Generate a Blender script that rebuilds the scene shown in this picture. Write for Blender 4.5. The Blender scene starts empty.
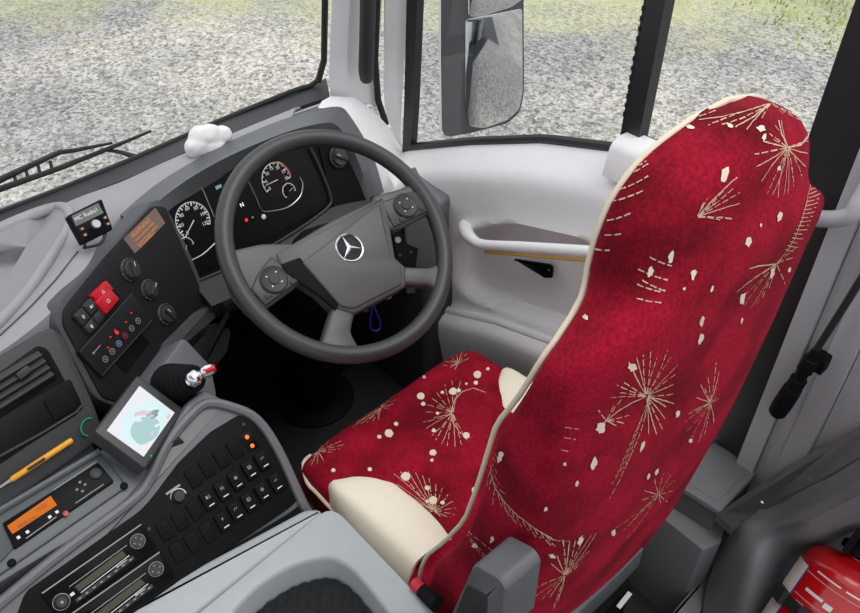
import bpy, bmesh, math, random
from mathutils import Vector, Matrix, noise
from mathutils.bvhtree import BVHTree
random.seed(7)
scene = bpy.context.scene
COL = scene.collection
# ------------------------------------------------------------------ camera
CAM = Vector((-.709, -1.049, 1.66)); YAW, PIT, ROLL, FPX = math.radians(41.933), math.radians(39.626), math.radians(.481), 789.295
Fw = Vector((math.sin(YAW)*math.cos(PIT), math.cos(YAW)*math.cos(PIT), -math.sin(PIT)))
R0 = Vector((math.cos(YAW), -math.sin(YAW), 0)); U0 = R0.cross(Fw)
Rt = R0*math.cos(ROLL)+U0*math.sin(ROLL); Up = Rt.cross(Fw)
cd = bpy.data.cameras.new('camera'); cam = bpy.data.objects.new('camera', cd); COL.objects.link(cam)
m = Matrix((Rt, Up, -Fw)).transposed().to_4x4(); m.translation = CAM; cam.matrix_world = m
cd.sensor_width = 36; cd.lens = FPX*36/860; cd.clip_start = .02; cd.clip_end = 300
scene.camera = cam
def ray(x, y): return Fw + Rt*((x-430)/FPX) - Up*((y-306.5)/FPX)
def un(x, y, ax, v):                       # photo point -> the place point on an axis plane
    d = ray(x, y); i = 'xyz'.index(ax); return CAM + d*((v-CAM[i])/d[i])
V = Vector
def sm(a, b, x):
    t = min(1, max(0, (x-a)/(b-a))); return t*t*(3-2*t)
def lerp_tab(tab, x):
    if x <= tab[0][0]: return tab[0][1]
    for (a, p), (b, q) in zip(tab, tab[1:]):
        if x <= b: return p+(q-p)*(x-a)/(b-a)
    return tab[-1][1]
def cat(pts, n=6, closed=False):           # Catmull-Rom through points
    P = [V(p) for p in pts]; out = []; N = len(P)
    for i in range(N if closed else N-1):
        if closed: a, b, c, d = P[i-1], P[i], P[(i+1) % N], P[(i+2) % N]
        else: a, b, c, d = P[max(i-1, 0)], P[i], P[i+1], P[min(i+2, N-1)]
        for k in range(n):
            t = k/n
            out.append(.5*((2*b)+(c-a)*t+(2*a-5*b+4*c-d)*t*t+(3*b-a-3*c+d)*t**3))
    if not closed: out.append(P[-1])
    return out
# ------------------------------------------------------------------ frames
class Frame:
    def __init__(s, o, phi=0, tau=0, r=None, n=None):
        s.o = V(o)
        if r is None:
            p, t = math.radians(phi), math.radians(tau)
            s.r = V((math.cos(p), math.sin(p), 0)); b = V((math.sin(p), -math.cos(p), 0))
            d = b*math.sin(t)+V((0, 0, -1))*math.cos(t); s.u = -d; s.n = s.r.cross(s.u)
        else:
            s.n = V(n).normalized(); s.r = (V(r)-s.n*V(r).dot(s.n)).normalized(); s.u = s.n.cross(s.r)
    def hit(s, x, y, h=0):
        d = ray(x, y); o = s.o+s.n*h; return CAM + d*((o-CAM).dot(s.n)/d.dot(s.n))
    def uv(s, x, y, h=0):
        q = s.hit(x, y, h)-s.o; return (q.dot(s.r), q.dot(s.u))
    def P(s, u, v, h=0): return s.o+s.r*u+s.u*v+s.n*h
    def M(s, u=0, v=0, h=0, rot=0):
        M_ = Matrix((s.r, s.u, s.n)).transposed().to_4x4(); M_.translation = s.P(u, v, h)
        return M_ @ Matrix.Rotation(rot, 4, 'Z')
    def at(s, x, y, h=0, rot=0): return s.M(*s.uv(x, y, h), h, rot)
# ------------------------------------------------------------------ mesh builder
def rounded(poly, rad, n=5):
    if rad <= 0: return [V((p[0], p[1])) for p in poly]
    out = []; N = len(poly)
    for i in range(N):
        a, b, c = V(poly[i-1][:2]), V(poly[i][:2]), V(poly[(i+1) % N][:2])
        e, f = (a-b), (c-b); le, lf = e.length, f.length
        if le < 1e-9 or lf < 1e-9: continue
        k = min(rad, le*.48, lf*.48); p, q = b+e/le*k, b+f/lf*k
        for j in range(n+1):
            t = j/n; out.append((1-t)**2*p+2*t*(1-t)*b+t*t*q)
    return out
def area(p): return .5*sum(p[i-1][0]*p[i][1]-p[i][0]*p[i-1][1] for i in range(len(p)))
def inset(poly, d):
    s = 1 if area(poly) > 0 else -1; N = len(poly); out = []
    for i in range(N):
        a, b, c = poly[i-1], poly[i], poly[(i+1) % N]
        e, f = (b-a), (c-b)
        if e.length < 1e-9: e = f
        if f.length < 1e-9: f = e
        e, f = e.normalized(), f.normalized()
        n1, n2 = V((-e.y, e.x))*s, V((-f.y, f.x))*s; nn = n1+n2
        if nn.length < 1e-6: nn = n1
        nn.normalize(); out.append(b+nn*d/max(.5, nn.dot(n1)))
    return out
class B:
    def __init__(s): s.v = []; s.f = []; s.m = []
    def add(s, vs, fs, mi=0, M=None):
        k = len(s.v); s.v += [(M @ V(p) if M else V(p)) for p in vs]
        s.f += [tuple(i+k for i in f) for f in fs]; s.m += [mi]*len(fs); return s
    def plate(s, poly, h0, h1, rad=0, bev=0, mi=0, M=None, n=5):
        p = rounded(poly, rad, n); N = len(p)
        if area(p) < 0: p = p[::-1]
        rings = [(p, h0)]
        if bev > 0:
            q = inset(p, bev*.3); r = inset(p, bev)
            rings += [(p, h1-bev), (q, h1-bev*.3), (r, h1)]
        else: rings += [(p, h1)]
        vs = []; fs = []
        for q, h in rings: vs += [(a.x, a.y, h) for a in q]
        for k in range(len(rings)-1):
            for i in range(N):
                j = (i+1) % N; fs.append((k*N+i, k*N+j, (k+1)*N+j, (k+1)*N+i))
        fs.append(tuple(range(N))[::-1]); fs.append(tuple((len(rings)-1)*N+i for i in range(N)))
        return s.add(vs, fs, mi, M)
    def box(s, x, y, z, w, d, h, bev=0, rad=0, mi=0, M=None):     # centre x,y; base z
        return s.plate([(x-w/2, y-d/2), (x+w/2, y-d/2), (x+w/2, y+d/2), (x-w/2, y+d/2)], z, z+h, rad, bev, mi, M)
    def lathe(s, prof, n=24, mi=0, M=None, arc=None):               # profile (r,h) about local Z
        vs = []; fs = []; K = len(prof)
        for i in range(n):
            a = 2*math.pi*i/n
            for r, h in prof: vs.append((r*math.cos(a), r*math.sin(a), h))
        for i in range(n):
            j = (i+1) % n
            for k in range(K-1): fs.append((i*K+k, j*K+k, j*K+k+1, i*K+k+1))
        if prof[0][0] > 1e-6: fs.append(tuple(i*K for i in range(n))[::-1])
        if prof[-1][0] > 1e-6: fs.append(tuple(i*K+K-1 for i in range(n)))
        return s.add(vs, fs, mi, M)
    def tube(s, pts, r, n=8, mi=0, M=None, closed=False, flat=1.0, ref=None):
        P = [V(p) for p in pts]; N = len(P); vs = []; fs = []; pn = None
        for i in range(N):
            if closed: t = P[(i+1) % N]-P[i-1]
            else: t = P[min(i+1, N-1)]-P[max(i-1, 0)]
            t.normalize()
            if ref is not None: a = t.cross(V(ref)).normalized()
            elif pn is None:
                a = t.orthogonal().normalized()
            else:
                a = (pn-t*pn.dot(t)).normalized()
            pn = a; b = t.cross(a); rr = r[i] if isinstance(r, (list, tuple)) else r
            for k in range(n):
                g = 2*math.pi*k/n; vs.append(P[i]+a*math.cos(g)*rr+b*math.sin(g)*rr*flat)
        for i in range(N if closed else N-1):
            j = (i+1) % N
            for k in range(n):
                l = (k+1) % n; fs.append((i*n+k, i*n+l, j*n+l, j*n+k))
        if not closed:
            fs.append(tuple(range(n))[::-1]); fs.append(tuple((N-1)*n+k for k in range(n)))
        return s.add(vs, fs, mi, M)
    def loft(s, rows, mi=0, closed=False, caps=False, M=None):
        n = len(rows[0]); vs = [p for r in rows for p in r]; fs = []
        for i in range(len(rows)-1):
            for k in range(n if closed else n-1):
                l = (k+1) % n; fs.append((i*n+k, i*n+l, (i+1)*n+l, (i+1)*n+k))
        if caps:
            fs.append(tuple(range(n))[::-1]); fs.append(tuple((len(rows)-1)*n+k for k in range(n)))
        return s.add(vs, fs, mi, M)
    def shell(s, rows, th, mi=0):                                   # open loft given a thickness
        n = len(rows[0]); R_ = len(rows); G = [[V(p) for p in r] for r in rows]; back = []
        for i in range(R_):
            rr = []
            for k in range(n):
                a = G[min(i+1, R_-1)][k]-G[max(i-1, 0)][k]; b = G[i][min(k+1, n-1)]-G[i][max(k-1, 0)]
                nn = a.cross(b); nn = nn.normalized() if nn.length > 1e-12 else V((0, 0, 1)); rr.append(G[i][k]+nn*th)
            back.append(rr)
        k0 = len(s.v); s.loft(G, mi); k1 = len(s.v); s.loft(back, mi)
        rim = [k for k in range(n)]+[i*n+n-1 for i in range(1, R_)]+[(R_-1)*n+k for k in range(n-2, -1, -1)]+[i*n for i in range(R_-2, 0, -1)]
        for a, b in zip(rim, rim[1:]+rim[:1]): s.f.append((k0+a, k0+b, k1+b, k1+a)); s.m.append(mi)
        return s
    def text(s, txt, size, M, mi=0, h=.0004, u=0, v=0, z=0):
        cu = bpy.data.curves.new('t', 'FONT'); cu.body = txt; cu.size = size; cu.align_x = 'CENTER'; cu.align_y = 'CENTER'; cu.extrude = h
        o = bpy.data.objects.new('t', cu); me = o.to_mesh()
        s.add([V((q.co.x+u, q.co.y+v, q.co.z+z)) for q in me.vertices], [tuple(p.vertices) for p in me.polygons], mi, M)
        o.to_mesh_clear(); bpy.data.objects.remove(o); bpy.data.curves.remove(cu); return s
# ------------------------------------------------------------------ objects
W = {}
def make(name, b, mats, parent=None, M=None, base=None, angle=35, fix=True):
    mats = mats if isinstance(mats, (list, tuple)) else [mats]
    M = M.copy() if M is not None else Matrix.Identity(4)
    vs = b.v
    if base is not None:
        T = Matrix.Translation(V(base)); vs = [(M.inverted() @ p) for p in vs] if False else vs
        vs = [p-V(base) for p in vs]; M = T
    me = bpy.data.meshes.new(name); me.from_pydata([tuple(p) for p in vs], [], b.f)
    for k in mats: me.materials.append(MAT[k])
    for p, i in zip(me.polygons, b.m): p.material_index = i
    if fix:
        bm = bmesh.new(); bm.from_mesh(me); bmesh.ops.recalc_face_normals(bm, faces=bm.faces); bm.to_mesh(me); bm.free()
    for p in me.polygons: p.use_smooth = True
    me.set_sharp_from_angle(angle=math.radians(angle)); me.update()
    o = bpy.data.objects.new(name, me); COL.objects.link(o)
    put(o, M, parent); return o
def put(o, M, parent=None):
    W[o.name] = M
    if parent: o.parent = parent; o.matrix_local = W[parent.name].inverted() @ M
    else: o.matrix_local = M
def tag(o, label, cat_, group=None, kind=None):
    o['label'] = label; o['category'] = cat_
    if group: o['group'] = group
    if kind: o['kind'] = kind
    return o
def empty(name, loc, label, cat_, group=None, M=None):
    o = bpy.data.objects.new(name, None); COL.objects.link(o); o.empty_display_size = .05
    put(o, M if M is not None else Matrix.Translation(V(loc)), None); tag(o, label, cat_, group); return o
def struct(o): o['kind'] = 'structure'; return o
def copy_part(src, M, parent):
    o = src.copy(); COL.objects.link(o); put(o, M, parent); return o
# ------------------------------------------------------------------ materials
MAT = {}
def mat(name, col, rough=.5, metal=0, bump=0, bscale=400, var=0, vscale=40, emit=None, es=1, spec=.5, coat=0, sheen=0):
    m_ = bpy.data.materials.new(name); m_.use_nodes = True; nt = m_.node_tree; p = nt.nodes['Principled BSDF']
    c = tuple(col)+(1,)
    p.inputs['Base Color'].default_value = c; p.inputs['Roughness'].default_value = rough; p.inputs['Metallic'].default_value = metal
    p.inputs['Specular IOR Level'].default_value = spec; p.inputs['Coat Weight'].default_value = coat; p.inputs['Sheen Weight'].default_value = sheen
    if emit: p.inputs['Emission Color'].default_value = tuple(emit)+(1,); p.inputs['Emission Strength'].default_value = es
    tc = nt.nodes.new('ShaderNodeTexCoord')
    if var:
        n = nt.nodes.new('ShaderNodeTexNoise'); n.inputs['Scale'].default_value = vscale; n.inputs['Detail'].default_value = 4
        nt.links.new(tc.outputs['Object'], n.inputs['Vector'])
        mx = nt.nodes.new('ShaderNodeMix'); mx.data_type = 'RGBA'
        mx.inputs['A'].default_value = tuple(max(0, x*(1-var)) for x in col)+(1,); mx.inputs['B'].default_value = tuple(min(1, x*(1+var)) for x in col)+(1,)
        nt.links.new(n.outputs['Fac'], mx.inputs['Factor']); nt.links.new(mx.outputs['Result'], p.inputs['Base Color'])
    if bump:
        n = nt.nodes.new('ShaderNodeTexNoise'); n.inputs['Scale'].default_value = bscale; n.inputs['Detail'].default_value = 2
        nt.links.new(tc.outputs['Object'], n.inputs['Vector'])
        b = nt.nodes.new('ShaderNodeBump'); b.inputs['Strength'].default_value = bump; b.inputs['Distance'].default_value = .001
        nt.links.new(n.outputs['Fac'], b.inputs['Height']); nt.links.new(b.outputs['Normal'], p.inputs['Normal'])
    MAT[name] = m_; return m_
mat('black_plastic', (.008, .008, .009), .6, bump=.2, bscale=550, spec=.09)
mat('black_gloss', (.005, .005, .006), .35, bump=.2, bscale=550, spec=.09)
mat('switch_black', (.007, .007, .008), .5, bump=.2, bscale=550, spec=.09)
mat('panel_black', (.0075, .0075, .008), .55, bump=.2, bscale=550, spec=.09)
mat('panel_charcoal', (.016, .016, .0175), .5, bump=.2, bscale=550, spec=.2)
mat('dark_plastic', (.034, .035, .038), .5, spec=.4, bump=.3, bscale=500, var=.08)
mat('wheel_plastic', (.080, .079, .083), .42, bump=.3, bscale=600, var=.06)
mat('wheel_rim', (.040, .041, .044), .38, bump=.25, bscale=700, var=.06)
mat('pad_dark', (.035, .035, .038), .4)
mat('cowl_grey', (.070, .073, .079), .5, spec=.4, bump=.4, bscale=450, var=.06)
mat('dash_grey', (.31, .31, .33), .55, bump=.35, bscale=450, var=.05)
mat('tray_floor', (.25, .25, .265), .6, bump=.4, bscale=500)
mat('hood_grey', (.105, .11, .118), .45, bump=.4, bscale=450, var=.05)
mat('console_grey', (.14, .145, .155), .42, bump=.3, bscale=450, var=.06)
mat('slate_grey', (.085, .098, .108), .4, bump=.2)
mat('tray_grey', (.39, .425, .445), .45, bump=.25, bscale=500, var=.05)
mat('white_trim', (.86, .86, .87), .5, bump=.2, bscale=400, var=.03)
mat('pillar_grey', (.42, .42, .44), .5, bump=.25, var=.04)
mat('rear_dark', (.11, .114, .122), .5, bump=.35, bscale=350, var=.08)
mat('rear_grey', (.17, .175, .185), .5, bump=.35, bscale=350, var=.06)
mat('rubber', (.014, .014, .015), .6, bump=.2)
mat('frame_black', (.016, .016, .018), .4)
mat('floor_vinyl', (.018, .018, .019), .6, bump=.6, bscale=250, var=.2)
mat('chrome', (.8, .8, .82), .15, 1)
mat('silver', (.55, .56, .58), .3, 1)
mat('white_mark', (.75, .75, .75), .5)
mat('grey_mark', (.35, .35, .35), .5)
mat('cream', (.92, .84, .68), .5, bump=.25, bscale=350, var=.03)
mat('piping', (.78, .68, .52), .55, bump=.3)
mat('pattern', (.66, .45, .31), .7, bump=.5, bscale=900, var=.25, vscale=150)
mat('blob', (.82, .70, .56), .7, bump=.4, var=.1)
mat('red_plastic', (.55, .012, .025), .3)
mat('red_paint', (.50, .006, .010), .22, coat=.4)
mat('label_white', (.75, .73, .68), .5)
mat('label_cream', (.72, .62, .36), .5)
mat('label_pink', (.60, .28, .27), .5, var=.3, vscale=200)
mat('yellow', (.80, .36, .02), .4, var=.05)
mat('yellow_stripe', (.65, .36, .03), .5)
mat('green', (.01, .22, .10), .4)
mat('blue', (.03, .03, .30), .35)
mat('red_ring', (.45, .01, .02), .25)
mat('orange_lcd', (.30, .08, .004), .4, emit=(1, .2, .008), es=.32, spec=.1)
mat('lcd_mark', (.12, .03, .005), .5)
mat('olive_lcd', (.035, .04, .015), .3)
mat('grey_lcd', (.10, .115, .105), .3, emit=(.5, .55, .5), es=.05)
mat('led_orange', (.6, .08, .01), .3, emit=(1, .10, .006), es=1.7)
mat('led_red', (.5, .01, .01), .3, emit=(1, .02, .02), es=1.1)
mat('led_green', (.01, .3, .05), .3, emit=(.02, .6, .12), es=.5)
mat('led_teal', (.12, .28, .28), .3, emit=(.3, .8, .75), es=.15)
mat('led_white', (.7, .7, .7), .3, emit=(1, 1, 1), es=.7)
mat('amber_mark', (.5, .22, .05), .4, emit=(1, .4, .06), es=.4)
mat('blue_button', (.03, .06, .25), .4)
mat('sticker', (.20, .13, .11), .45, var=.1)
mat('sticker_text', (.80, .32, .10), .5)
mat('gauge_face', (.004, .004, .0045), .4, spec=.2)
mat('gauge_red', (.011, .0045, .0045), .4, spec=.2)
mat('cloth_white', (.82, .82, .82), .8, bump=.4, bscale=120)
mat('carpet', (.024, .025, .027), .95, bump=1, bscale=300, var=1, vscale=420, spec=.1)
mat('screen_white', (.02, .02, .02), .25, emit=(.80, .80, .86), es=.9)
mat('screen_teal', (.02, .02, .02), .25, emit=(.36, .56, .57), es=.95)
mat('screen_mint', (.02, .02, .02), .25, emit=(.60, .78, .79), es=1.0)
mat('screen_pink', (.02, .02, .02), .25, emit=(.74, .55, .60), es=.9)
mat('screen_dark', (.02, .02, .02), .25, emit=(.22, .36, .40), es=.8)
mat('mirror_glass', (.72, .74, .76), .04, 1)
mat('mirror_dark', (.085, .088, .095), .5)
# red velvet: mottled dark patches in the pile
def velvet():
    m_ = mat('velvet', (.30, .006, .022), .85, bump=.6, bscale=800, sheen=.06); nt = m_.node_tree; p = nt.nodes['Principled BSDF']
    tc = nt.nodes.new('ShaderNodeTexCoord')
    def noi(s, d):
        n = nt.nodes.new('ShaderNodeTexNoise'); n.inputs['Scale'].default_value = s; n.inputs['Detail'].default_value = d
        nt.links.new(tc.outputs['Object'], n.inputs['Vector']); return n
    a, b = noi(11, 3), noi(230, 2)
    r1 = nt.nodes.new('ShaderNodeValToRGB'); r1.color_ramp.elements[0].position = .36; r1.color_ramp.elements[1].position = .62
    r1.color_ramp.elements[0].color = (.17, .002, .010, 1); r1.color_ramp.elements[1].color = (.38, .005, .028, 1)
    nt.links.new(a.outputs['Fac'], r1.inputs[0])
    mx = nt.nodes.new('ShaderNodeMix'); mx.data_type = 'RGBA'; mx.blend_type = 'MULTIPLY'; mx.inputs['Factor'].default_value = .7
    r2 = nt.nodes.new('ShaderNodeValToRGB'); r2.color_ramp.elements[0].position = .35; r2.color_ramp.elements[1].position = .65
    r2.color_ramp.elements[0].color = (.55, .5, .5, 1); r2.color_ramp.elements[1].color = (1.15, 1.1, 1.1, 1)
    nt.links.new(b.outputs['Fac'], r2.inputs[0]); nt.links.new(r1.outputs[0], mx.inputs['A']); nt.links.new(r2.outputs[0], mx.inputs['B'])
    nt.links.new(mx.outputs['Result'], p.inputs['Base Color'])
    p.inputs['Sheen Tint'].default_value = (.9, .1, .2, 1); p.inputs['Specular IOR Level'].default_value = .15
velvet()
def glass():
    m_ = bpy.data.materials.new('window_glass'); m_.use_nodes = True; nt = m_.node_tree; nt.nodes.clear()
    o = nt.nodes.new('ShaderNodeOutputMaterial'); t = nt.nodes.new('ShaderNodeBsdfTransparent'); g = nt.nodes.new('ShaderNodeBsdfGlossy')
    t.inputs[0].default_value = (.95, .965, .96, 1); g.inputs['Roughness'].default_value = .02
    f = nt.nodes.new('ShaderNodeLayerWeight'); f.inputs[0].default_value = .5; mx = nt.nodes.new('ShaderNodeMixShader')
    pw = nt.nodes.new('ShaderNodeMath'); pw.operation = 'POWER'; pw.inputs[1].default_value = 4; nt.links.new(f.outputs['Facing'], pw.inputs[0])
    ma = nt.nodes.new('ShaderNodeMath'); ma.operation = 'MULTIPLY_ADD'; ma.inputs[1].default_value = .5; ma.inputs[2].default_value = .035; nt.links.new(pw.outputs[0], ma.inputs[0])
    nt.links.new(ma.outputs[0], mx.inputs[0]); nt.links.new(t.outputs[0], mx.inputs[1]); nt.links.new(g.outputs[0], mx.inputs[2]); nt.links.new(mx.outputs[0], o.inputs[0])
    MAT['window_glass'] = m_
glass()
def gravel():
    m_ = mat('gravel', (.4, .4, .4), .95, spec=.2); nt = m_.node_tree; p = nt.nodes['Principled BSDF']; tc = nt.nodes.new('ShaderNodeTexCoord')
    v = nt.nodes.new('ShaderNodeTexVoronoi'); v.inputs['Scale'].default_value = 30; v.inputs['Randomness'].default_value = 1
    v2 = nt.nodes.new('ShaderNodeTexVoronoi'); v2.inputs['Scale'].default_value = 62
    n = nt.nodes.new('ShaderNodeTexNoise'); n.inputs['Scale'].default_value = .55; n.inputs['Detail'].default_value = 4
    n2 = nt.nodes.new('ShaderNodeTexNoise'); n2.inputs['Scale'].default_value = 1.1; n2.inputs['Detail'].default_value = 6
    for q in (v, v2, n, n2): nt.links.new(tc.outputs['Object'], q.inputs['Vector'])
    bw = nt.nodes.new('ShaderNodeRGBToBW'); nt.links.new(v.outputs['Color'], bw.inputs[0])
    bw2 = nt.nodes.new('ShaderNodeRGBToBW'); nt.links.new(v2.outputs['Color'], bw2.inputs[0])
    ad = nt.nodes.new('ShaderNodeMath'); ad.operation = 'MULTIPLY_ADD'; ad.inputs[1].default_value = .5; nt.links.new(bw.outputs[0], ad.inputs[0])
    hf = nt.nodes.new('ShaderNodeMath'); hf.operation = 'MULTIPLY'; hf.inputs[1].default_value = .5; nt.links.new(bw2.outputs[0], hf.inputs[0]); nt.links.new(hf.outputs[0], ad.inputs[2])
    r = nt.nodes.new('ShaderNodeValToRGB'); nt.links.new(ad.outputs[0], r.inputs[0])
    r.color_ramp.elements[0].position = .2; r.color_ramp.elements[0].color = GR[0]; r.color_ramp.elements[1].position = .75; r.color_ramp.elements[1].color = GR[1]
    big = nt.nodes.new('ShaderNodeValToRGB'); nt.links.new(n.outputs['Fac'], big.inputs[0])
    big.color_ramp.elements[0].position = .42; big.color_ramp.elements[0].color = (.80, .80, .82, 1); big.color_ramp.elements[1].position = .66; big.color_ramp.elements[1].color = (1.3, 1.26, 1.18, 1)
    mx = nt.nodes.new('ShaderNodeMix'); mx.data_type = 'RGBA'; mx.blend_type = 'MULTIPLY'; mx.inputs['Factor'].default_value = 1
    nt.links.new(r.outputs[0], mx.inputs['A']); nt.links.new(big.outputs[0], mx.inputs['B'])
    # weeds and moss coming through further away from the coach
    sp = nt.nodes.new('ShaderNodeSeparateXYZ'); nt.links.new(tc.outputs['Object'], sp.inputs[0])
    dd = nt.nodes.new('ShaderNodeMath'); dd.operation = 'ADD'; nt.links.new(sp.outputs[0], dd.inputs[0]); nt.links.new(sp.outputs[1], dd.inputs[1])
    mr = nt.nodes.new('ShaderNodeMapRange'); mr.inputs['From Min'].default_value = 7.2; mr.inputs['From Max'].default_value = 12.0; nt.links.new(dd.outputs[0], mr.inputs['Value'])
    su = nt.nodes.new('ShaderNodeMath'); su.operation = 'ADD'; nt.links.new(mr.outputs[0], su.inputs[0]); nt.links.new(n2.outputs['Fac'], su.inputs[1])
    gr = nt.nodes.new('ShaderNodeMapRange'); gr.inputs['From Min'].default_value = .67; gr.inputs['From Max'].default_value = 1.3; nt.links.new(su.outputs[0], gr.inputs['Value'])
    m2 = nt.nodes.new('ShaderNodeMix'); m2.data_type = 'RGBA'; m2.inputs['B'].default_value = (.48, .50, .22, 1)
    nt.links.new(gr.outputs[0], m2.inputs['Factor']); nt.links.new(mx.outputs['Result'], m2.inputs['A']); nt.links.new(m2.outputs['Result'], p.inputs['Base Color'])
    b = nt.nodes.new('ShaderNodeBump'); b.inputs['Strength'].default_value = .6; b.inputs['Distance'].default_value = .02
    nt.links.new(v.outputs['Distance'], b.inputs['Height']); nt.links.new(b.outputs['Normal'], p.inputs['Normal'])
GR = [(.15, .145, .14, 1), (.62, .605, .58, 1)]
gravel()
mat('grass_blade', (.36, .50, .12), .7, var=.35, vscale=3)
# ------------------------------------------------------------------ light
w = bpy.data.worlds.new('overcast_sky'); scene.world = w; w.use_nodes = True; nt = w.node_tree; bg = nt.nodes['Background']
tc = nt.nodes.new('ShaderNodeTexCoord'); sp = nt.nodes.new('ShaderNodeSeparateXYZ'); nt.links.new(tc.outputs['Generated'], sp.inputs[0])
rp = nt.nodes.new('ShaderNodeValToRGB'); rp.color_ramp.elements[0].position = .45; rp.color_ramp.elements[0].color = (.80, .83, .88, 1)
rp.color_ramp.elements[1].position = .9; rp.color_ramp.elements[1].color = (1.0, 1.0, 1.02, 1)
nt.links.new(sp.outputs['Z'], rp.inputs[0]); nt.links.new(rp.outputs[0], bg.inputs['Color']); bg.inputs['Strength'].default_value = 1.05
sl = bpy.data.lights.new('sun', 'SUN'); sl.energy = 1.1; sl.angle = math.radians(40); sl.color = (1, .98, .94)
so = bpy.data.objects.new('sun', sl); COL.objects.link(so); so.rotation_euler = (V((-.22, .28, -.95))).to_track_quat('-Z', 'Y').to_euler()
vs = scene.view_settings; vs.view_transform = 'Standard'; vs.look = 'None'; vs.gamma = 1; vs.use_curve_mapping = False; vs.exposure = .17
# ------------------------------------------------------------------ outside ground
GZ = -1.0
b = B(); b.add([(-25, -40, GZ), (60, -40, GZ), (60, 60, GZ), (-25, 60, GZ)], [(0, 1, 2, 3)])
struct(make('ground', b, 'gravel'))
b = B(); rg = random.Random(3)
for i in range(9000):
    x = rg.uniform(6.2, 13); y = rg.uniform(-1, 6)
    e = (x-.25*y) - 5.9 - .9*noise.noise(V((x*.8, y*.8, 0)))
    if e < 0 or rg.random() > min(1, e*.9): continue
    a = rg.uniform(0, 6.28); h = rg.uniform(.02, .07); wd = .012; t = rg.uniform(-.04, .04)
    b.add([(x-wd*math.cos(a), y-wd*math.sin(a), GZ), (x+wd*math.cos(a), y+wd*math.sin(a), GZ), (x+t, y+t, GZ+h)], [(0, 1, 2)])
tag(make('grass', b, 'grass_blade', fix=False), 'green grass verge growing beyond the gravel outside the rear side window', 'grass', kind='stuff')

# ------------------------------------------------------------------ frames the dash is built on
FI = Frame(un(260, 200, 'y', .30), 10, 24.5)                 # instrument panel
FC = Frame(FI.hit(165, 205), 34, 24)                         # angled knob panel
FR_ = Frame(un(300, 498, 'z', .515), 3, 48)                  # switch / radio slope
FT = Frame(FR_.hit(60, 545), 5, 66)                          # tachograph shelf
FV = Frame(FT.hit(60, 478), 10, 40)                          # vent slope
def uvs(F, pts, h=0): return [F.uv(x, y, h) for x, y in pts]
def fplate(F, pts, h0, h1, rad=0, bev=0, bld=None, mi=0, n=5):
    bld = bld or B(); return bld.plate(uvs(F, pts, h1), h0, h1, rad, bev, mi, F.M(), n=n)

# ------------------------------------------------------------------ cab shell
b = B(); b.box(-.6, -.6, -.05, 2.5, 2.6, .05); struct(make('floor', b, 'floor_vinyl'))
ZS = [(-2, .94), (-.6, .932), (-.278, .910), (-.25, .905), (-.06, .848), (.155, .757), (.38, .65), (.45, .61)]
def zs(y):
    return lerp_tab(ZS, y)
XP = [(0, .505), (.008, .490), (.05, .440), (.06, .432), (.075, .426), (.15, .42), (.44, .42), (.455, .415), (.47, .385), (.485, .372), (.52, .370), (.60, .385), (.75, .41), (1.0, .43)]
def wall_x(y, s):
    x = lerp_tab(XP, s)
    cy, cs = -.165, .305; d = (abs((y-cy)/.265)**3+abs((s-cs)/.125)**3)**(1/3)
    x += .045*sm(1.05, .92, d)
    x -= .004*sm(1.25, 1.08, d)*sm(1.0, 1.06, d)
    k = sm(.24, .34, y); x -= .06*k*sm(.03, .12, s)*sm(.42, .30, s)
    return x
rows = []
ys = [-.62+i*.0125 for i in range(87)]
ss = [0, .006, .012, .02, .03, .045, .06, .08, .10, .125]+[.15+i*.01 for i in range(29)]+[.44, .447, .455, .462, .47, .477, .485, .50, .52, .56, .6, .68, .75, .85, 1.0]
ss = sorted(set(ss))
for s in ss: rows.append([V((wall_x(y, s), y, max(.0, zs(y)-s))) for y in ys])
b = B(); b.loft(rows); b.loft([[V((.53, y, zs(y))) for y in ys], rows[0]])
struct(make('wall_right', b, 'white_trim', angle=60))
# raised block under the window divider
b = B(); y0, y1 = -.60, -.284
prof = [(.507, .955), (.470, .957), (.448, .95), (.441, .94), (.432, .895), (.431, .885)]
b.shell([[V((x, y1+(.006 if i else .0)-(.012 if i == 0 else 0), z)) for x, z in prof] if False else [V((x, y, z)) for x, z in prof] for i, y in enumerate([y1+.010, y1, y1-.01, y0])], .01)
b.add([V((x, y1+.010, z)) for x, z in prof]+[V((.507, y1+.010, .885))], [tuple(range(len(prof)+1))])
struct(make('trim_1', b, 'white_trim', angle=40))
# rear quarter behind the second window
b = B()
b.add([V((.50, -.60, 0)), V((.50, -.685, 0)), V((.50, -.685, 1.6)), V((.50, -.60, 1.6)), V((.53, -.60, 0)), V((.53, -.685, 0)), V((.53, -.685, 1.6)), V((.53, -.60, 1.6))],
      [(0, 1, 2, 3), (4, 5, 6, 7), (0, 3, 7, 4), (1, 2, 6, 5)])
struct(make('trim_2', b, 'frame_black'))
b = B()                                                      # pale ribbed pillar cover
for (ya, yb, xo, zt, zb) in ((-.683, -.722, .485, 1.45, .30), (-.722, -.757, .497, 1.45, .30), (-.757, -.80, .488, 1.45, .30), (-.80, -1.25, .505, 1.45, .2)):
    b.box(0, 0, 0, .03, abs(yb-ya)-.002, zt, .004, M=Matrix.Translation(V((xo+.015, (ya+yb)/2, 0))))
struct(make('trim_3', b, 'pillar_grey'))
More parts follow.
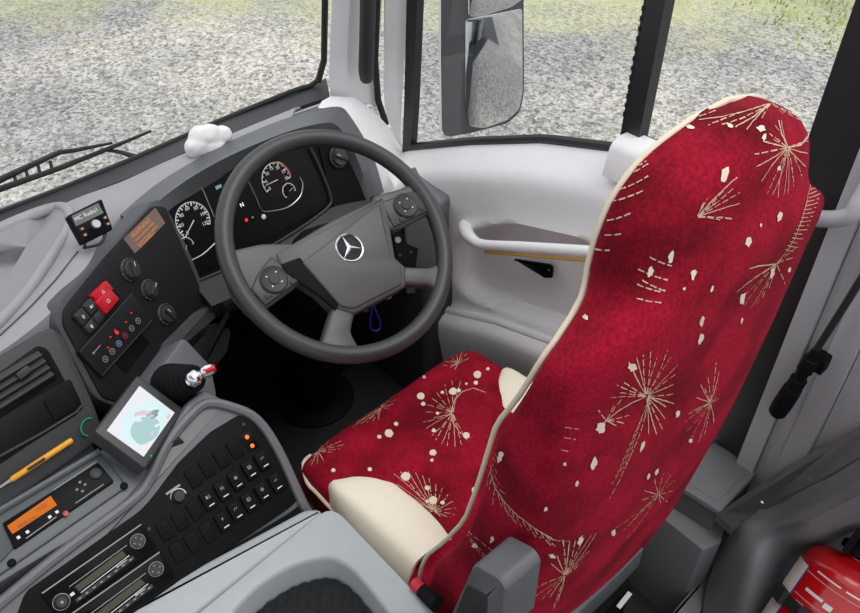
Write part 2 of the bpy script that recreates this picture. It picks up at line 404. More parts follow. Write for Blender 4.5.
# unseen left wall of the cab, added to block low light from the left
b = B(); b.add([V(p) for p in ((-1.95, -3.2, 0), (-1.95, .55, 0), (-1.95, .55, 1.15), (-1.95, -3.2, 1.15), (-2.0, -3.2, 0), (-2.0, .55, 0), (-2.0, .55, 1.15), (-2.0, -3.2, 1.15))], [(0, 1, 2, 3), (4, 7, 6, 5), (3, 2, 6, 7), (0, 3, 7, 4), (1, 5, 6, 2)])
struct(make('wall_left_blocker', b, 'pillar_grey'))
b = B(); b.box(-1.42, -1.32, 2.0, 1.16, 3.75, .04); struct(make('ceiling_blocker', b, 'white_trim'))  # unseen strip of roof, added to hold back sky light from upper left
b = B(); b.box(-.72, .60, -.05, 2.46, .05, .80, .01); struct(make('wall_front', b, 'pillar_grey'))
# windscreen
WB = [V((-1.75, .60, .80)), V((-.9, .575, .80)), un(0, 212, 'y', .555), un(55, 190, 'y', .555), un(137, 157, 'y', .555), un(219, 121, 'y', .555), un(290, 92, 'y', .55), un(318, 80, 'y', .53)]
WT = [p+V((0, -.14, .80)) for p in WB]
b = B(); b.loft([cat(WB, 4), cat(WT, 4)]); wg = make('window_1', b, 'window_glass', angle=60); struct(wg)
ed = B()
ed.tube([un(318, 82, 'y', .53), un(324, 60, 'y', .525), un(325, 0, 'y', .49), un(326, -40, 'y', .47)], .008, 8)
ed.tube(cat([un(-80, 242, 'y', .553), un(0, 212, 'y', .553), un(55, 191, 'y', .553), un(137, 157, 'y', .553), un(219, 121, 'y', .553), un(290, 92, 'y', .548), un(313, 84, 'y', .54), un(322, 72, 'y', .53)], 4), .006, 8)
struct(make('windscreen_seal', ed, 'rubber', wg, M=Matrix.Identity(4)))
# black sill strip along the windscreen foot
top = [(-80, 246), (0, 213), (55, 192), (137, 158), (219, 122), (290, 94), (326, 78)]
low = [(-80, 268), (0, 232), (82, 196), (150, 169), (190, 150), (296, 108), (330, 97)]
b = B(); b.shell([cat([un(x, y, 'y', .552) for x, y in top], 4), cat([un((a[0]+c[0])/2, (a[1]+c[1])/2-1, 'y', .515) for a, c in zip(top, low)], 4), cat([un(x, y, 'y', .475) for x, y in low], 4)], -.01)
struct(make('trim_4', b, 'dark_plastic'))
# side windows
def pane(name, y0, y1, ztop=1.5, n=12):
    yy = [y0+(y1-y0)*i/n for i in range(n+1)]
    b = B(); b.loft([[V((.512, y, zs(y)-.01)) for y in yy], [V((.512, y, ztop)) for y in yy]])
    g = make(name, b, 'window_glass'); struct(g); return g
w2 = pane('window_2', .40, -.262)
fr = B()
fr.tube(cat([V((.505, y, zs(y)+.004)) for y in (.40, .38, .30, .155, .05, -.06, -.16, -.262)], 4), .011, 8)
fr.loft([[V((.495, .408, .625)), V((.495, .372, .665)), V((.515, .370, .665))], [V((.495, .395, .80)), V((.495, .360, .80)), V((.515, .358, .80))], [V((.495, .382, 1.04)), V((.495, .345, 1.04)), V((.515, .343, 1.04))], [V((.495, .35, 1.5)), V((.495, .32, 1.5)), V((.515, .318, 1.5))]])
struct(make('window_frame', fr, 'frame_black', w2))
w3 = pane('window_3', -.295, -.60)
fr = B()
fr.box(.507, -.448, .925, .02, .32, .028, .003)
fr.box(.505, -.281, .925, .03, .042, .62, .003)
for k in range(30): fr.box(.4905, -.2615, .985+k*.018, .005, .005, .009)        # rack teeth on the divider
struct(make('window_frame', fr, 'frame_black', w3))
# front right pillar, painted white
def lbox(rows, mats, name, angle=40):
    b = B(); b.shell([cat(r, 4) for r in rows], -.012); return struct(make(name, b, mats, angle=angle))
pl = [un(331, 96, 'y', .50), un(329, 70, 'y', .50), un(332, 0, 'y', .465), un(333, -50, 'y', .44)]
pm = [un(352, 98, 'y', .47), un(347, 70, 'y', .47), un(350, 0, 'y', .435), un(352, -50, 'y', .41)]
pr_ = [un(379, 108, 'y', .47), un(378, 70, 'y', .47), un(382, 0, 'y', .44), un(384, -50, 'y', .42)]
lbox([pl, pm, pr_], 'white_trim', 'trim_5')
sa = [un(377, 0, 'y', .432), un(375, 60, 'y', .455), un(378, 100, 'y', .455), un(386, 124, 'y', .45)]
b = B(); b.tube([un(381, -50, 'y', .40)]+sa, .0085, 8); struct(make('trim_6', b, 'rubber'))
ga = [un(384, -50, 'y', .42), un(384, 0, 'y', .435), un(384, 60, 'y', .455), un(385, 105, 'y', .455), un(396, 135, 'y', .44), un(412, 166, 'y', .40)]
gb = [un(399, -50, 'y', .40), un(398, 0, 'y', .42), un(394, 60, 'y', .44), un(394, 105, 'y', .44), un(400, 128, 'y', .43), un(412, 160, 'y', .395)]
gc = [un(412, -50, 'y', .38), un(410, 0, 'y', .40), un(405, 60, 'y', .42), un(402, 105, 'y', .425), un(403, 140, 'y', .42), un(412, 156, 'y', .392)]
lbox([ga, gb, gc], 'white_trim', 'trim_7')
# black grab handle on the pillar
b = B(); hp = [un(369, -40, 'y', .375), un(368, 0, 'y', .39), un(367, 40, 'y', .405), un(366, 70, 'y', .42), un(367, 80, 'y', .43)]
b.tube(cat(hp, 4), [.0185]*13+[.018, .0175, .016, .011], 12)
tag(make('pillar_rail', b, 'dark_plastic', base=hp[-1]), 'dark grey grab handle on the white front pillar beside the windscreen', 'handle')
# white fairing between dash end and side window
fa = [un(331, 96, 'y', .48), un(345, 97, 'y', .46), un(359, 99.5, 'y', .45), un(388, 126, 'y', .44), un(400, 145, 'y', .42), un(415, 168, 'y', .37), un(432, 196, 'y', .30)]
fb = [un(322, 101, 'y', .45), un(340, 103, 'y', .43), un(356, 112, 'y', .41), un(372, 140, 'y', .38), un(384, 165, 'y', .35), un(398, 195, 'y', .31), un(412, 225, 'y', .26)]
fc = [un(318, 108, 'y', .43), un(335, 110, 'y', .41), un(350, 120, 'y', .39), un(364, 150, 'y', .36), un(374, 180, 'y', .34), un(384, 215, 'y', .32), un(396, 250, 'y', .29)]
lbox([fa, fb, fc], 'white_trim', 'trim_8')

# ------------------------------------------------------------------ dashboard
dash = empty('dashboard', (0, .36, .75), 'grey moulded dashboard with arched instrument hood under the windscreen', 'dashboard')
# hood: rear edge, crown, front lip, return to the panel
re = [(-60, 392, .20), (-20, 360, .22), (62, 300, .16)]
hood_back = [(120, 215, .36), (150, 189, .385), (185, 166, .40), (235, 139, .41), (290, 117, .42), (330, 107, .42), (346, 110, .41), (360, 128, .39), (374, 158, .36), (384, 192, .32)]
hood_mid = [(131, 220, .325), (157, 196, .345), (192, 172, .36), (238, 147, .37), (290, 125, .38), (328, 115, .38), (342, 118, .375), (354, 133, .36), (368, 160, .335), (378, 195, .30)]
hood_lip = [(146, 215, .29), (165, 196, .30), (198, 173, .305), (240, 151, .32), (290, 131, .335), (324, 123, .345), (336, 125, .345), (347, 138, .335), (359, 163, .32), (371, 197, .29)]
hood_in = [(151, 214, .305), (168, 200, .325), (200, 178, .335), (243, 156, .35), (290, 138, .365), (321, 130, .375), (331, 132, .375), (341, 145, .36), (352, 168, .34), (364, 200, .31)]
toP = lambda L: [un(x, y, 'y', v) for x, y, v in L]
hin = [FI.P(*FI.uv(x, y), -.001) for x, y in [(166, 214), (176, 205), (206, 187), (248, 162), (290, 148), (318, 145), (332, 146), (345, 156), (356, 176), (368, 206)]]
b = B(); b.loft([cat(toP(r), 5) for r in (hood_back, hood_mid, hood_lip)]+[cat(hin, 5)])
make('instrument_hood', b, 'hood_grey', dash, angle=70)
# light grey dash top, with the shallow tray pressed into its left part
A0 = [un(x, y, 'y', .475) for x, y in low]
b = B()
tb = [un(-150, 300, 'y', .475), un(-80, 266, 'y', .475)]+A0[1:-1]
tf = [un(-60, 398, 'z', .815), un(0, 352, 'z', .815), un(62, 302, 'z', .815), un(100, 252, 'z', .825)]
front = [V((-.78, .045, .812)), un(-20, 364, 'z', .812), un(25, 334, 'z', .812), un(60, 303, 'z', .815), un(90, 264, 'z', .822), un(122, 216, 'y', .36), un(185, 167, 'y', .40), un(292, 117, 'y', .42)]
back = [V((-.80, .50, .80)), un(-60, 258, 'y', .475), un(0, 232, 'y', .475), un(40, 214, 'y', .475), un(82, 196, 'y', .475), un(125, 180, 'y', .475), un(190, 151, 'y', .475), un(300, 107, 'y', .475)]
rows = []
N = 26
ca, cb = cat(front, 8), cat(back, 8)
tray = [un(x, y, 'z', .812) for x, y in [(-60, 270), (-20, 236), (0, 224), (30, 213), (55, 207), (68, 211), (70, 224), (60, 243), (40, 270), (20, 296), (0, 316), (-60, 352)]]
def inside(p, poly):
    r = False; j = len(poly)-1
    for i in range(len(poly)):
        a, c = poly[i], poly[j]
        if (a.y > p.y) != (c.y > p.y) and p.x < (c.x-a.x)*(p.y-a.y)/(c.y-a.y)+a.x: r = not r
        j = i
    return r
def dist(p, poly):
    dm = 9
    for a, c in zip(poly, poly[1:]+poly[:1]):
        e = (c-a).xy; t = max(0, min(1, (p-a).xy.dot(e)/max(1e-9, e.dot(e)))); dm = min(dm, ((p-a).xy-e*t).length)
    return dm
trs = cat(tray, 4, True)
for i in range(N+1):
    t = i/N; row = []
    for p, q in zip(ca, cb):
        r = p.lerp(q, t); r.z += .010*math.sin(math.pi*t)
        if r.x < -.25:
            d = dist(r, trs)
            if inside(r, trs): r.z -= .024*sm(0, .02, d)+.0
            else: r.z += .006*sm(.022, .0, d)
        row.append(r)
    rows.append(row)
rows = [[p+V((0, -.004, -.03)) for p in rows[0]]]+rows
b = B(); b.shell(rows, .006); make('dash_top', b, 'dash_grey', dash, angle=60)
dt = BVHTree.FromPolygons([tuple(p) for p in b.v], b.f)
def on_dash(x, y, up=0.0):
    h = dt.ray_cast(CAM, ray(x, y).normalized()); return (h[0] if h[0] else un(x, y, 'z', .82))+V((0, 0, up))
tp_ = [(-50, 262), (-20, 242), (0, 229), (30, 216), (54, 208), (66, 210), (70, 220), (62, 240), (44, 268), (24, 296), (0, 322), (-40, 360)]
ctl = cat([on_dash(x, y) for x, y in tp_], 6)
b = B(); b.tube(ctl, .0125, 10, flat=.8); make('tray_rim', b, 'dash_grey', dash, angle=80)
b = B(); c_ = sum(ctl, V((0, 0, 0)))/len(ctl); b.add([c_+V((0, 0, .004))]+[p+V((0, 0, .004)) for p in ctl], [(0, i+1, i+2) for i in range(len(ctl)-1)]); make('tray_floor', b, 'tray_floor', dash)
b = B(); b.tube([on_dash(x, y, .001) for x, y in [(78, 252), (56, 280), (30, 308), (0, 336)]], .0016, 6); make('seam', b, 'cowl_grey', dash)
b = B(); b.box(-1.31, .285, .70, 1.06, .46, .105, .02, .02); make('passenger_top', b, 'dash_grey', dash)
b = B(); b.box(-1.31, .26, .0, 1.04, .40, .70, .02, .02); make('passenger_front', b, 'dark_plastic', dash)
# black angled centre panel with its soft rim
rim_out = [(155, 198), (100, 256), (56, 304), (55, 322), (70, 352), (94, 398), (126, 412), (160, 384), (212, 306), (170, 200)]
b = fplate(FC, rim_out, -.05, -.001, .02, .006); make('panel_surround', b, 'cowl_grey', dash)
pan = [(152, 206), (103, 260), (64, 309), (63, 324), (78, 352), (103, 398), (126, 404), (152, 378), (206, 300), (166, 206)]
b = fplate(FC, pan, -.004, .003, .012, .003); make('panel', b, 'panel_charcoal', dash)
# instrument binnacle face and frame
b = fplate(FI, [(166, 203), (206, 181), (262, 150), (312, 142), (336, 142), (372, 195), (368, 206), (206, 306), (184, 288)], -.03, -.004, .01)
make('binnacle_face', b, 'panel_black', dash)
b = B()
rimp = [FI.P(*FI.uv(x, y), .004) for x, y in [(309, 148), (318, 166), (329, 195), (326, 208), (290, 234), (240, 262), (192, 283)]]
b.tube(cat(rimp, 5), .0035, 8); make('binnacle_rim', b, 'dark_plastic', dash)
# grey shelf below the instruments and side wedge
a_ = [FI.P(*FI.uv(x, y), .0) for x, y in [(192, 282), (240, 262), (292, 233), (328, 209), (366, 200)]]
c_ = [FI.P(*FI.uv(x, y, .05), .05) for x, y in [(212, 306), (258, 286), (308, 256), (350, 232), (392, 226)]]
d_ = [p+V((0, .03, -.06)) for p in c_]
b = B(); b.shell([cat(a_, 4), cat(c_, 4), cat(d_, 4)], -.008); make('lower_shelf', b, 'dark_plastic', dash, angle=50)
wq = [(164, 344), (196, 312), (213, 304), (216, 318), (186, 344), (155, 372)]
b = fplate(FC, wq, -.02, .010, .004, .003); make('lower_trim', b, 'cowl_grey', dash)
# black knee panels and bulkhead under the dash
b = B(); b.box(.02, .40, .0, 1.0, .03, .60)
b.shell([[V((-.28, .12, .56)), V((-.15, .20, .60)), V((0, .21, .60)), V((.2, .22, .58)), V((.37, .24, .56))], [V((-.28, .20, .46)), V((-.15, .28, .45)), V((0, .30, .45)), V((.2, .31, .44)), V((.37, .32, .42))], [V((-.28, .38, .40)), V((-.15, .385, .38)), V((0, .385, .38)), V((.2, .385, .38)), V((.37, .385, .36))]], .01)
make('knee_panel', b, 'black_plastic', dash)
b = fplate(FC, [(170, 372), (216, 322), (232, 330), (228, 352), (190, 400)], -.05, -.015, .01, .004); make('knee_trim', b, 'dark_plastic', dash)
# right end panel with the lighting switch
b = fplate(FI, [(318, 143), (343, 143), (374, 204), (336, 214)], -.02, 0, .008); make('end_panel', b, 'panel_black', dash)
# vent slope and pocket
vs_out = [(-70, 410), (0, 356), (38, 333), (52, 326), (64, 336), (96, 408), (104, 432), (92, 446), (0, 512), (-70, 552)]
b = fplate(FV, vs_out, -.10, 0, .02, .006); make('vent_surround', b, 'dark_plastic', dash)
b = fplate(FV, [(-60, 410), (0, 372), (38, 345), (48, 349), (80, 408), (78, 414), (0, 463), (-60, 496)], -.006, .0015, .008, .001); make('vent_panel', b, 'panel_black', dash)
pk = B(); fplate(FV, [(-60, 448), (0, 418), (70, 378), (84, 408), (0, 464), (-60, 498)], .001, .0022, .008, .0005, pk)
make('storage_pocket', pk, 'black_gloss', dash)
b = fplate(FV, [(43, 400), (64, 388), (76, 408), (55, 421)], .002, .005, .004, .001); make('socket_cover', b, 'panel_black', dash)
b = B(); b.tube([FV.P(*FV.uv(x, y), .003) for x, y in [(-40, 478), (0, 456), (40, 434), (76, 412), (82, 405), (80, 398)]], .0022, 6); make('pocket_edge', b, 'dark_plastic', dash)
# shelf holding the recorder, and the grey console that wraps the switch slope
b = fplate(FT, [(-70, 556), (0, 512), (100, 450), (120, 440), (150, 470), (146, 500), (50, 552), (-70, 625)], -.10, .0, .012, .004); make('console_shelf', b, 'console_grey', dash)
con = [(-40, 640), (0, 600), (60, 548), (128, 496), (146, 476), (168, 432), (188, 402), (204, 388), (233, 404), (258, 416), (281, 447), (306, 503), (288, 516), (100, 628), (-40, 700)]
b = fplate(FR_, con, -.34, .004, .012, .010); make('console', b, 'console_grey', dash)
b = B(); pts = [FR_.P(*FR_.uv(x, y), .006) for x, y in [(-30, 628), (0, 603), (60, 554), (130, 502), (148, 482), (166, 446), (186, 420), (206, 404), (232, 408), (256, 420), (277, 450), (300, 500)]]
b.tube(cat(pts+[FR_.P(*FR_.uv(308, 512), .0)], 4), .0085, 8); make('console_rim', b, 'console_grey', dash)

F6 = Frame((0, 0, .648), n=V((0, 0, 1)), r=V((1, 0, 0)))
b = B(); b.plate(uvs(F6, [(406, 168), (424, 163), (447, 183), (454, 193), (438, 206), (404, 208)]), -.26, 0, .012, .010, M=F6.M()); struct(make('trim_15', b, 'console_grey', angle=50))
b = B(); b.box(.385, .27, 0, .12, .30, .47, .01, .02); make('knee_side', b, 'dark_plastic', dash)
# ---- air vent
vent = empty('air_vent', FV.P(*FV.uv(10, 390)), 'black louvred air vent at the left edge of the dash above the storage pocket', 'air vent')
b = B(); fplate(FV, [(-60, 412), (0, 372), (36, 347), (44, 350), (58, 378), (0, 418), (-60, 452)], .0015, .004, .006, .001, b); make('vent_housing', b, 'black_gloss', vent)
for k in range(4):
    t = (k+.5)/4; a = (-50+t*4, 404+t*36) ; c = (37+t*16, 350+t*26)
    pa, pc = FV.P(*FV.uv(*a), .007), FV.P(*FV.uv(*c), .007); b = B()
    fr_ = Frame((pa+pc)/2, r=pc-pa, n=FV.n+FV.u*.8); L = (pc-pa).length
    b.box(0, 0, -.001, L, .012, .003, .001); make('louvre', b, 'dark_plastic', vent, M=fr_.M())
b = B(); b.plate([(-.011, -.006), (.011, -.006), (.011, .006), (-.011, .006)], 0, .009, .003, .002)
make('vent_slider', b, 'dark_plastic', vent, M=FV.at(23, 373, .008, .15))

# ---- knob panel things
def knob(F, x, y, r, parent, rot, M=None):
    M = F.at(x, y, .003)
    b = B(); b.lathe([(r, 0), (r, .003), (r*.93, .005), (r*.90, .004), (r*.80, .004), (r*.78, .009), (r*.72, .011), (0, .0115)], 32)
    k = make('rotary_knob', b, 'pad_dark', parent, M=M)
    b = B(); b.plate([(-r*.20, -r*.70), (r*.20, -r*.70), (r*.24, r*.70), (-r*.24, r*.70)], .011, .017, .003, .002)
    b.box(0, r*.38, .017, .0012, r*.4, .0004, mi=1)
    make('grip', b, ['dark_plastic', 'white_mark'], k, M=M @ Matrix.Rotation(rot, 4, 'Z'))
    b = B()
    for i in range(11):
        a = math.radians(-40+i*26); b.box(0, 0, .0045, .0016, .0008, .0006, M=Matrix.Rotation(a, 4, 'Z') @ Matrix.Translation(V((r*.96, 0, 0))))
    make('scale_marks', b, 'grey_mark', k, M=M)
    return k
for (x, y, r, rot, lb) in ((129.3, 270.2, .0225, -.5, 'round black heater knob nearest the orange warning sticker'), (148.5, 290, .0205, -1.1, 'middle round black heater knob between two others'), (165.4, 314.6, .0215, .2, 'lowest round black heater knob ringed with white marks')):
    k = empty('heater_control', FC.P(*FC.uv(x, y), .003), lb, 'control knob', 'heater knobs on the angled panel')
    knob(FC, x, y, r, k, rot)
def rocker(F, pts, parent, mats, icon=None, h=.010, name='rocker_switch'):
    uvp = uvs(F, pts, h); cx = sum(p[0] for p in uvp)/len(uvp); cy = sum(p[1] for p in uvp)/len(uvp)
    b = B(); b.plate([(u-cx, v-cy) for u, v in uvp], 0, h, .002, .002); M = F.M(cx, cy, .003)
    o = make(name, b, mats, parent, M=M)
    if icon:
        b = B(); icon(b); make('symbol', b, 'white_mark', o, M=F.M(cx, cy, .003+h))
    return o
def ic_bulb(b): b.lathe([(.0026, 0), (.0026, .0004), (.0016, .0004), (.0016, 0)], 14); b.box(0, -.0035, 0, .002, .0015, .0004)
def ic_lamp(b):
    b.plate([(-.003, -.002), (0, -.003), (0, .003), (-.003, .002)], 0, .0004)
    for k in (-1, 0, 1): b.box(.003, k*.002, 0, .003, .0007, .0004)
def ic_tri(b):
    for a in range(3):
        b.box(0, -.0018, 0, .0066, .0008, .0004, M=Matrix.Rotation(a*2.0944, 4, 'Z'))
def ic_sq(b):
    for a in range(4): b.box(0, -.0026, 0, .006, .0008, .0004, M=Matrix.Rotation(a*1.5708, 4, 'Z'))
sb = empty('switch_block', FC.hit(95, 308), 'block of grey and red rocker switches on the angled panel', 'switches')
b = fplate(FC, [(71, 317), (104.5, 279), (121.5, 299), (88, 335)], .003, .0045, .004, .0005); make('switch_bezel', b, 'black_gloss', sb)
rocker(FC, [(74, 316), (81.5, 307.5), (90, 317.5), (82, 326)], sb, 'dark_plastic', ic_bulb)
rocker(FC, [(82.5, 306.5), (90, 298), (98, 307), (90.5, 316)], sb, 'dark_plastic', ic_lamp)
rocker(FC, [(83, 327), (91, 318), (98, 326), (89, 334)], sb, 'dark_plastic', ic_bulb)
o = rocker(FC, [(91, 295.5), (105.5, 280.5), (113, 289), (98.5, 304)], sb, 'red_plastic', ic_tri, .010); o['label'] = 'red upper switch'
o = rocker(FC, [(95, 303), (109, 288.5), (119, 299), (106, 314.5)], sb, 'red_plastic', ic_sq, .015); o['label'] = 'large red raised switch'
rocker(FC, [(91.5, 317.5), (99, 309), (105, 316), (98, 325)], sb, 'dark_plastic')
# climate unit
cu = empty('climate_control_unit', FC.hit(115, 335), 'flat black heater control unit with red digit and row of round buttons', 'heater control')
b = fplate(FC, [(79, 352), (132, 293), (152.5, 320), (101.5, 376.5)], .002, .011, .003, .0015); make('faceplate', b, 'panel_charcoal', cu)
b = B()
q = [FC.P(*FC.uv(x, y, .011), .0112) for x, y in [(79.5, 352), (132, 293.6)]]; b.tube(q, .0011, 6)
q = [FC.P(*FC.uv(x, y, .011), .0112) for x, y in [(101.8, 376), (152, 320.3)]]; b.tube(q, .0009, 6)
make('trim_edge', b, 'dark_plastic', cu)
for i, (x, y) in enumerate([(104.6, 359.3), (111.5, 351.5), (118.3, 343.7), (124.8, 335.9), (131, 328.4), (137.4, 320.9)]):
    M = FC.at(x, y, .011); b = B(); b.lathe([(.0058, 0), (.0058, .0014), (.005, .0018), (0, .0018)], 20)
    o = make('button', b, ['dark_plastic', 'dark_plastic', 'blue_button', 'dark_plastic', 'dark_plastic', 'dark_plastic'][i], cu, M=M)
    if i == 2: o['label'] = 'blue round button'
    b = B(); b.lathe([(.0058, .0016), (.0058, .0022), (.0050, .0022), (.0050, .0016)], 20)
    b.box(0, 0, .0018, .003, .0009, .0004); b.box(0, 0, .0018, .0009, .003, .0004)
    make('button_ring', b, 'red_ring' if i == 3 else 'grey_mark', o, M=M)
b = B(); b.text('6', .0155, FC.at(116.6, 332, .0112, .05)); make('digit', b, 'led_red', cu)
for x, y in [(110.4, 337), (126, 322), (131.3, 313), (107.8, 347.6)]:
    b = B(); b.lathe([(.0013, 0), (.0013, .0006), (0, .0006)], 10); make('indicator', b, 'led_red', cu, M=FC.at(x, y, .011))
b = B(); b.lathe([(.0022, 0), (.0022, .0005), (0, .0005)], 12, M=FC.at(93.5, 353, .011)); b.tube([FC.P(*FC.uv(x, y, .011), .0112) for x, y in [(93.5, 353), (100.5, 345)]], .0007, 5); make('emblem', b, 'grey_mark', cu)
b = fplate(FC, [(116.3, 364), (139, 332.6), (150.5, 342), (126.5, 374)], .003, .0042, .002); make('card_slot', b, 'gauge_face', dash)
# warning sticker
b = B(); fplate(FC, [(123.6, 238.6), (155.5, 207.6), (165.3, 223), (135, 253.4)], .003, .0036, .002, 0, b)
st = make('warning_sticker', b, 'sticker', base=None); tag(st, 'brown sticker with orange lettering on the black angled panel', 'sticker')
b = B()
def txt_on(F, bld, s, size, x, y, h, rot=0, mi=0): bld.text(s, size, F.at(x, y, h, rot), mi, h=.0002)
u0 = FC.uv(129.5, 246, .0038); u1 = FC.uv(160.5, 215, .0038); ang = math.atan2(u1[1]-u0[1], u1[0]-u0[0])
txt_on(FC, b, 'WARNING', .0135, 141, 228, .0038, ang)
for s_, x, y in (('ensure parking brake', 144.5, 231.5), ('applied & gear selector', 148, 235), ('in neutral before', 147.5, 239.5)): txt_on(FC, b, s_, .0078, x, y, .0038, ang)
for (xa, ya), (xb, yb), w3 in (((133, 237), (154, 216.5), .0035), ((131.5, 242.5), (158.5, 217), .0022)):
    b.tube([FC.P(*FC.uv(xa, ya), .0034), FC.P(*FC.uv(xb, yb), .0034)], w3, 4, flat=.15, ref=FC.n) if False else None
make('lettering', b, 'sticker_text', st, M=Matrix.Identity(4))

# ---- instrument cluster
ic = empty('instrument_cluster', FI.hit(245, 205), 'black instrument cluster with two dials behind the steering wheel', 'instruments')
b = fplate(FI, [(163, 198), (203, 180), (265, 146), (304, 145), (328, 196), (325, 207), (190, 279)], -.004, -.001, .006); make('cluster_face', b, 'gauge_face', ic)
def ipath(bld, pts, r, h=.001, n=6, mi=0): bld.tube(cat([FI.P(*FI.uv(x, y), h) for x, y in pts], n), r, 6, mi)
b = B(); ipath(b, [(181, 194), (190, 189), (197.4, 185.5), (202, 189), (207, 200), (214, 217)], .0008); make('dial_outline', b, 'grey_mark', ic)
b = B(); ipath(b, [(216, 242), (204, 253), (196, 258), (189, 261)], .0014); make('dial_outline', b, 'silver', ic)
b = B(); ipath(b, [(248, 181), (255, 196), (260, 208), (264, 211.5), (275, 210.5), (287, 207.5), (296, 201), (301, 194), (302.4, 184), (299, 177)], .0014); make('dial_outline', b, 'silver', ic)
def fdial(name, x, y, r, a0, a1, ticks, nums, needle, fs, parent=None, face='gauge_face'):
    M = FI.at(x, y, 0); d = B(); d.lathe([(r*1.18, -.001), (r*1.18, 0), (0, 0)], 32); D = make(name, d, face, ic, M=M)
    t = B()
    for i in range(ticks+1):
        a = math.radians(a0+(a1-a0)*i/ticks); big = i % 2 == 0
        L = r*(.20 if big else .11); t.box(r*1.05-L/2, 0, .0002, L, r*(.075 if big else .045), .0004, M=Matrix.Rotation(a, 4, 'Z'))
    n_ = len(nums)
    for i, s_ in enumerate(nums):
        a = math.radians(a0+(a1-a0)*i/max(1, n_-1)); t.text(s_, fs, Matrix.Translation(V((r*.76*math.cos(a), r*.76*math.sin(a), .0006))), h=.0002)
    t.tube([V((r*1.06*math.cos(math.radians(a0+(a1-a0)*i/30)), r*1.06*math.sin(math.radians(a0+(a1-a0)*i/30)), .0004)) for i in range(31)], max(r*.022, .0009), 5)
    make('scale', t, 'white_mark', D, M=M)
    nb = B(); a = math.radians(needle); nb.plate([(-r*.05, -r*.03), (r*.92, -r*.012), (r*.92, r*.012), (-r*.05, r*.03)], .0015, .0025, M=Matrix.Rotation(a, 4, 'Z')); make('needle', nb, 'white_mark', D, M=M)
    return D
ru = (V(FI.uv(212, 210))-V(FI.uv(192, 220))).length
o = fdial('speedometer', 193, 221, .0365, 215, -35, 24, ['0', '20', '40', '60', '80', '100', '120'], 213, .0105); o['label'] = 'left dial, numbered speedometer'
fdial('tachograph_gauge' if False else 'fuel_gauge', 186, 246, .0165, 170, -10, 8, ['', ''], 235, .006)
o = fdial('tachometer', 276.5, 180, .0360, 200, -15, 12, ['0', '5', '10', '15', '20', '25', '30'], 178, .0105, face='gauge_red'); o['label'] = 'right dial, rev counter with red sector'
b = B(); M = FI.at(276.5, 180, .0006)
for c0, c1, k in ((62, 35, 0), (33, -10, 1)):
    p_ = [V((.0400*math.cos(math.radians(c0+(c1-c0)*i/10)), .0400*math.sin(math.radians(c0+(c1-c0)*i/10)), .001)) for i in range(11)]; b.tube(p_, .0014, 6, mi=k)
make('rev_band', b, ['yellow_stripe', 'red_plastic'], ic, M=M)
fdial('temperature_gauge', 289, 191, .0165, 215, -20, 8, ['', ''], 10, .006)
b = fplate(FI, [(222, 172), (243, 160), (258, 208), (236, 222)], -.001, .0004, .002); make('centre_display', b, 'gauge_face', ic)
b = B(); b.text('N', .0125, FI.at(242, 205, .0008)); make('gear_letter', b, 'led_white', ic)
b = fplate(FI, [(215, 186.5), (221, 184), (222, 187), (216.5, 190)], .0004, .0008, .001); make('status_icon', b, 'led_teal', ic)
for nm, x, y, mt, r in (('warning_lamp', 246.3, 220, 'led_red', .0036), ('indicator_lamp', 252.5, 217.3, 'led_green', .0022), ('cluster_knob', 263.6, 216.8, 'label_white', .0058)):
    b = B(); b.lathe([(r, 0), (r, .001), (r*.8, .0018), (0, .002)], 18); o = make(nm, b, mt, ic, M=FI.at(x, y, .001))
    o['label'] = {'warning_lamp': 'red lamp', 'indicator_lamp': 'green lamp', 'cluster_knob': 'white round reset knob'}[nm]
ls = empty('light_switch', FI.hit(338, 157), 'round black rotary light switch at the right end of the dash', 'switch')
knob(FI, 338, 157, .027, ls, .9)
# ------------------------------------------------------------------ steering wheel
WA = math.radians(39.472); WR = math.radians(3.04)
FW = Frame((0, 0, .78), r=V((math.cos(WR), math.sin(WR)*math.cos(WA), math.sin(WR)*math.sin(WA))), n=V((0, -math.sin(WA), math.cos(WA))))
sw = empty('steering_wheel', (0, 0, .78), 'large dark grey four-spoke steering wheel with round silver emblem', 'steering wheel')
b = B(); b.tube([FW.P(.2235*math.cos(t*math.pi/48), .2235*math.sin(t*math.pi/48), 0) for t in range(96)], .0172, 14, closed=True); make('rim', b, 'wheel_rim', sw, angle=80)
hub = [(275, 254), (330, 221.5), (383, 196), (388, 208), (393, 240), (396, 258), (406.5, 267), (406.5, 286.5), (380, 300.5), (354, 314), (335, 308), (320, 293), (282, 268)]
b = fplate(FW, hub, -.03, .008, .006, .006); make('hub', b, 'wheel_plastic', sw, angle=50)
b = fplate(FW, [(302, 262), (340, 233), (380, 203), (392, 258), (402, 268), (402, 284.5), (354, 309), (341, 306)], .007, .0125, .006, .004); make('horn_pad', b, 'wheel_plastic', sw, angle=50)
b = fplate(FW, [(281, 264), (300, 257), (340, 303), (336, 310), (320, 296), (284, 271)], .004, .0095, .003, .002); make('hub_bevel_shade', b, 'black_plastic', sw)  # black patch that paints in the shade on the hub's lower-left bevel
def spoke(pts, h0=-.02, h1=.004): make('spoke', fplate(FW, pts, h0, h1, .012, .007), 'wheel_plastic', sw, angle=50)
spoke([(222, 252), (262, 243), (300, 243), (312, 262), (300, 284), (266, 309), (252, 316), (232, 292)])
spoke([(372, 196), (404, 187), (421, 177), (440, 200), (446, 222), (434, 211), (394, 231), (384, 226)])
spoke([(334, 303), (356, 310), (351, 332), (362, 351), (318, 352), (325, 333)])
spoke([(400, 266), (430, 267.5), (444, 262), (448, 284), (440, 296), (432, 285), (402, 284)])
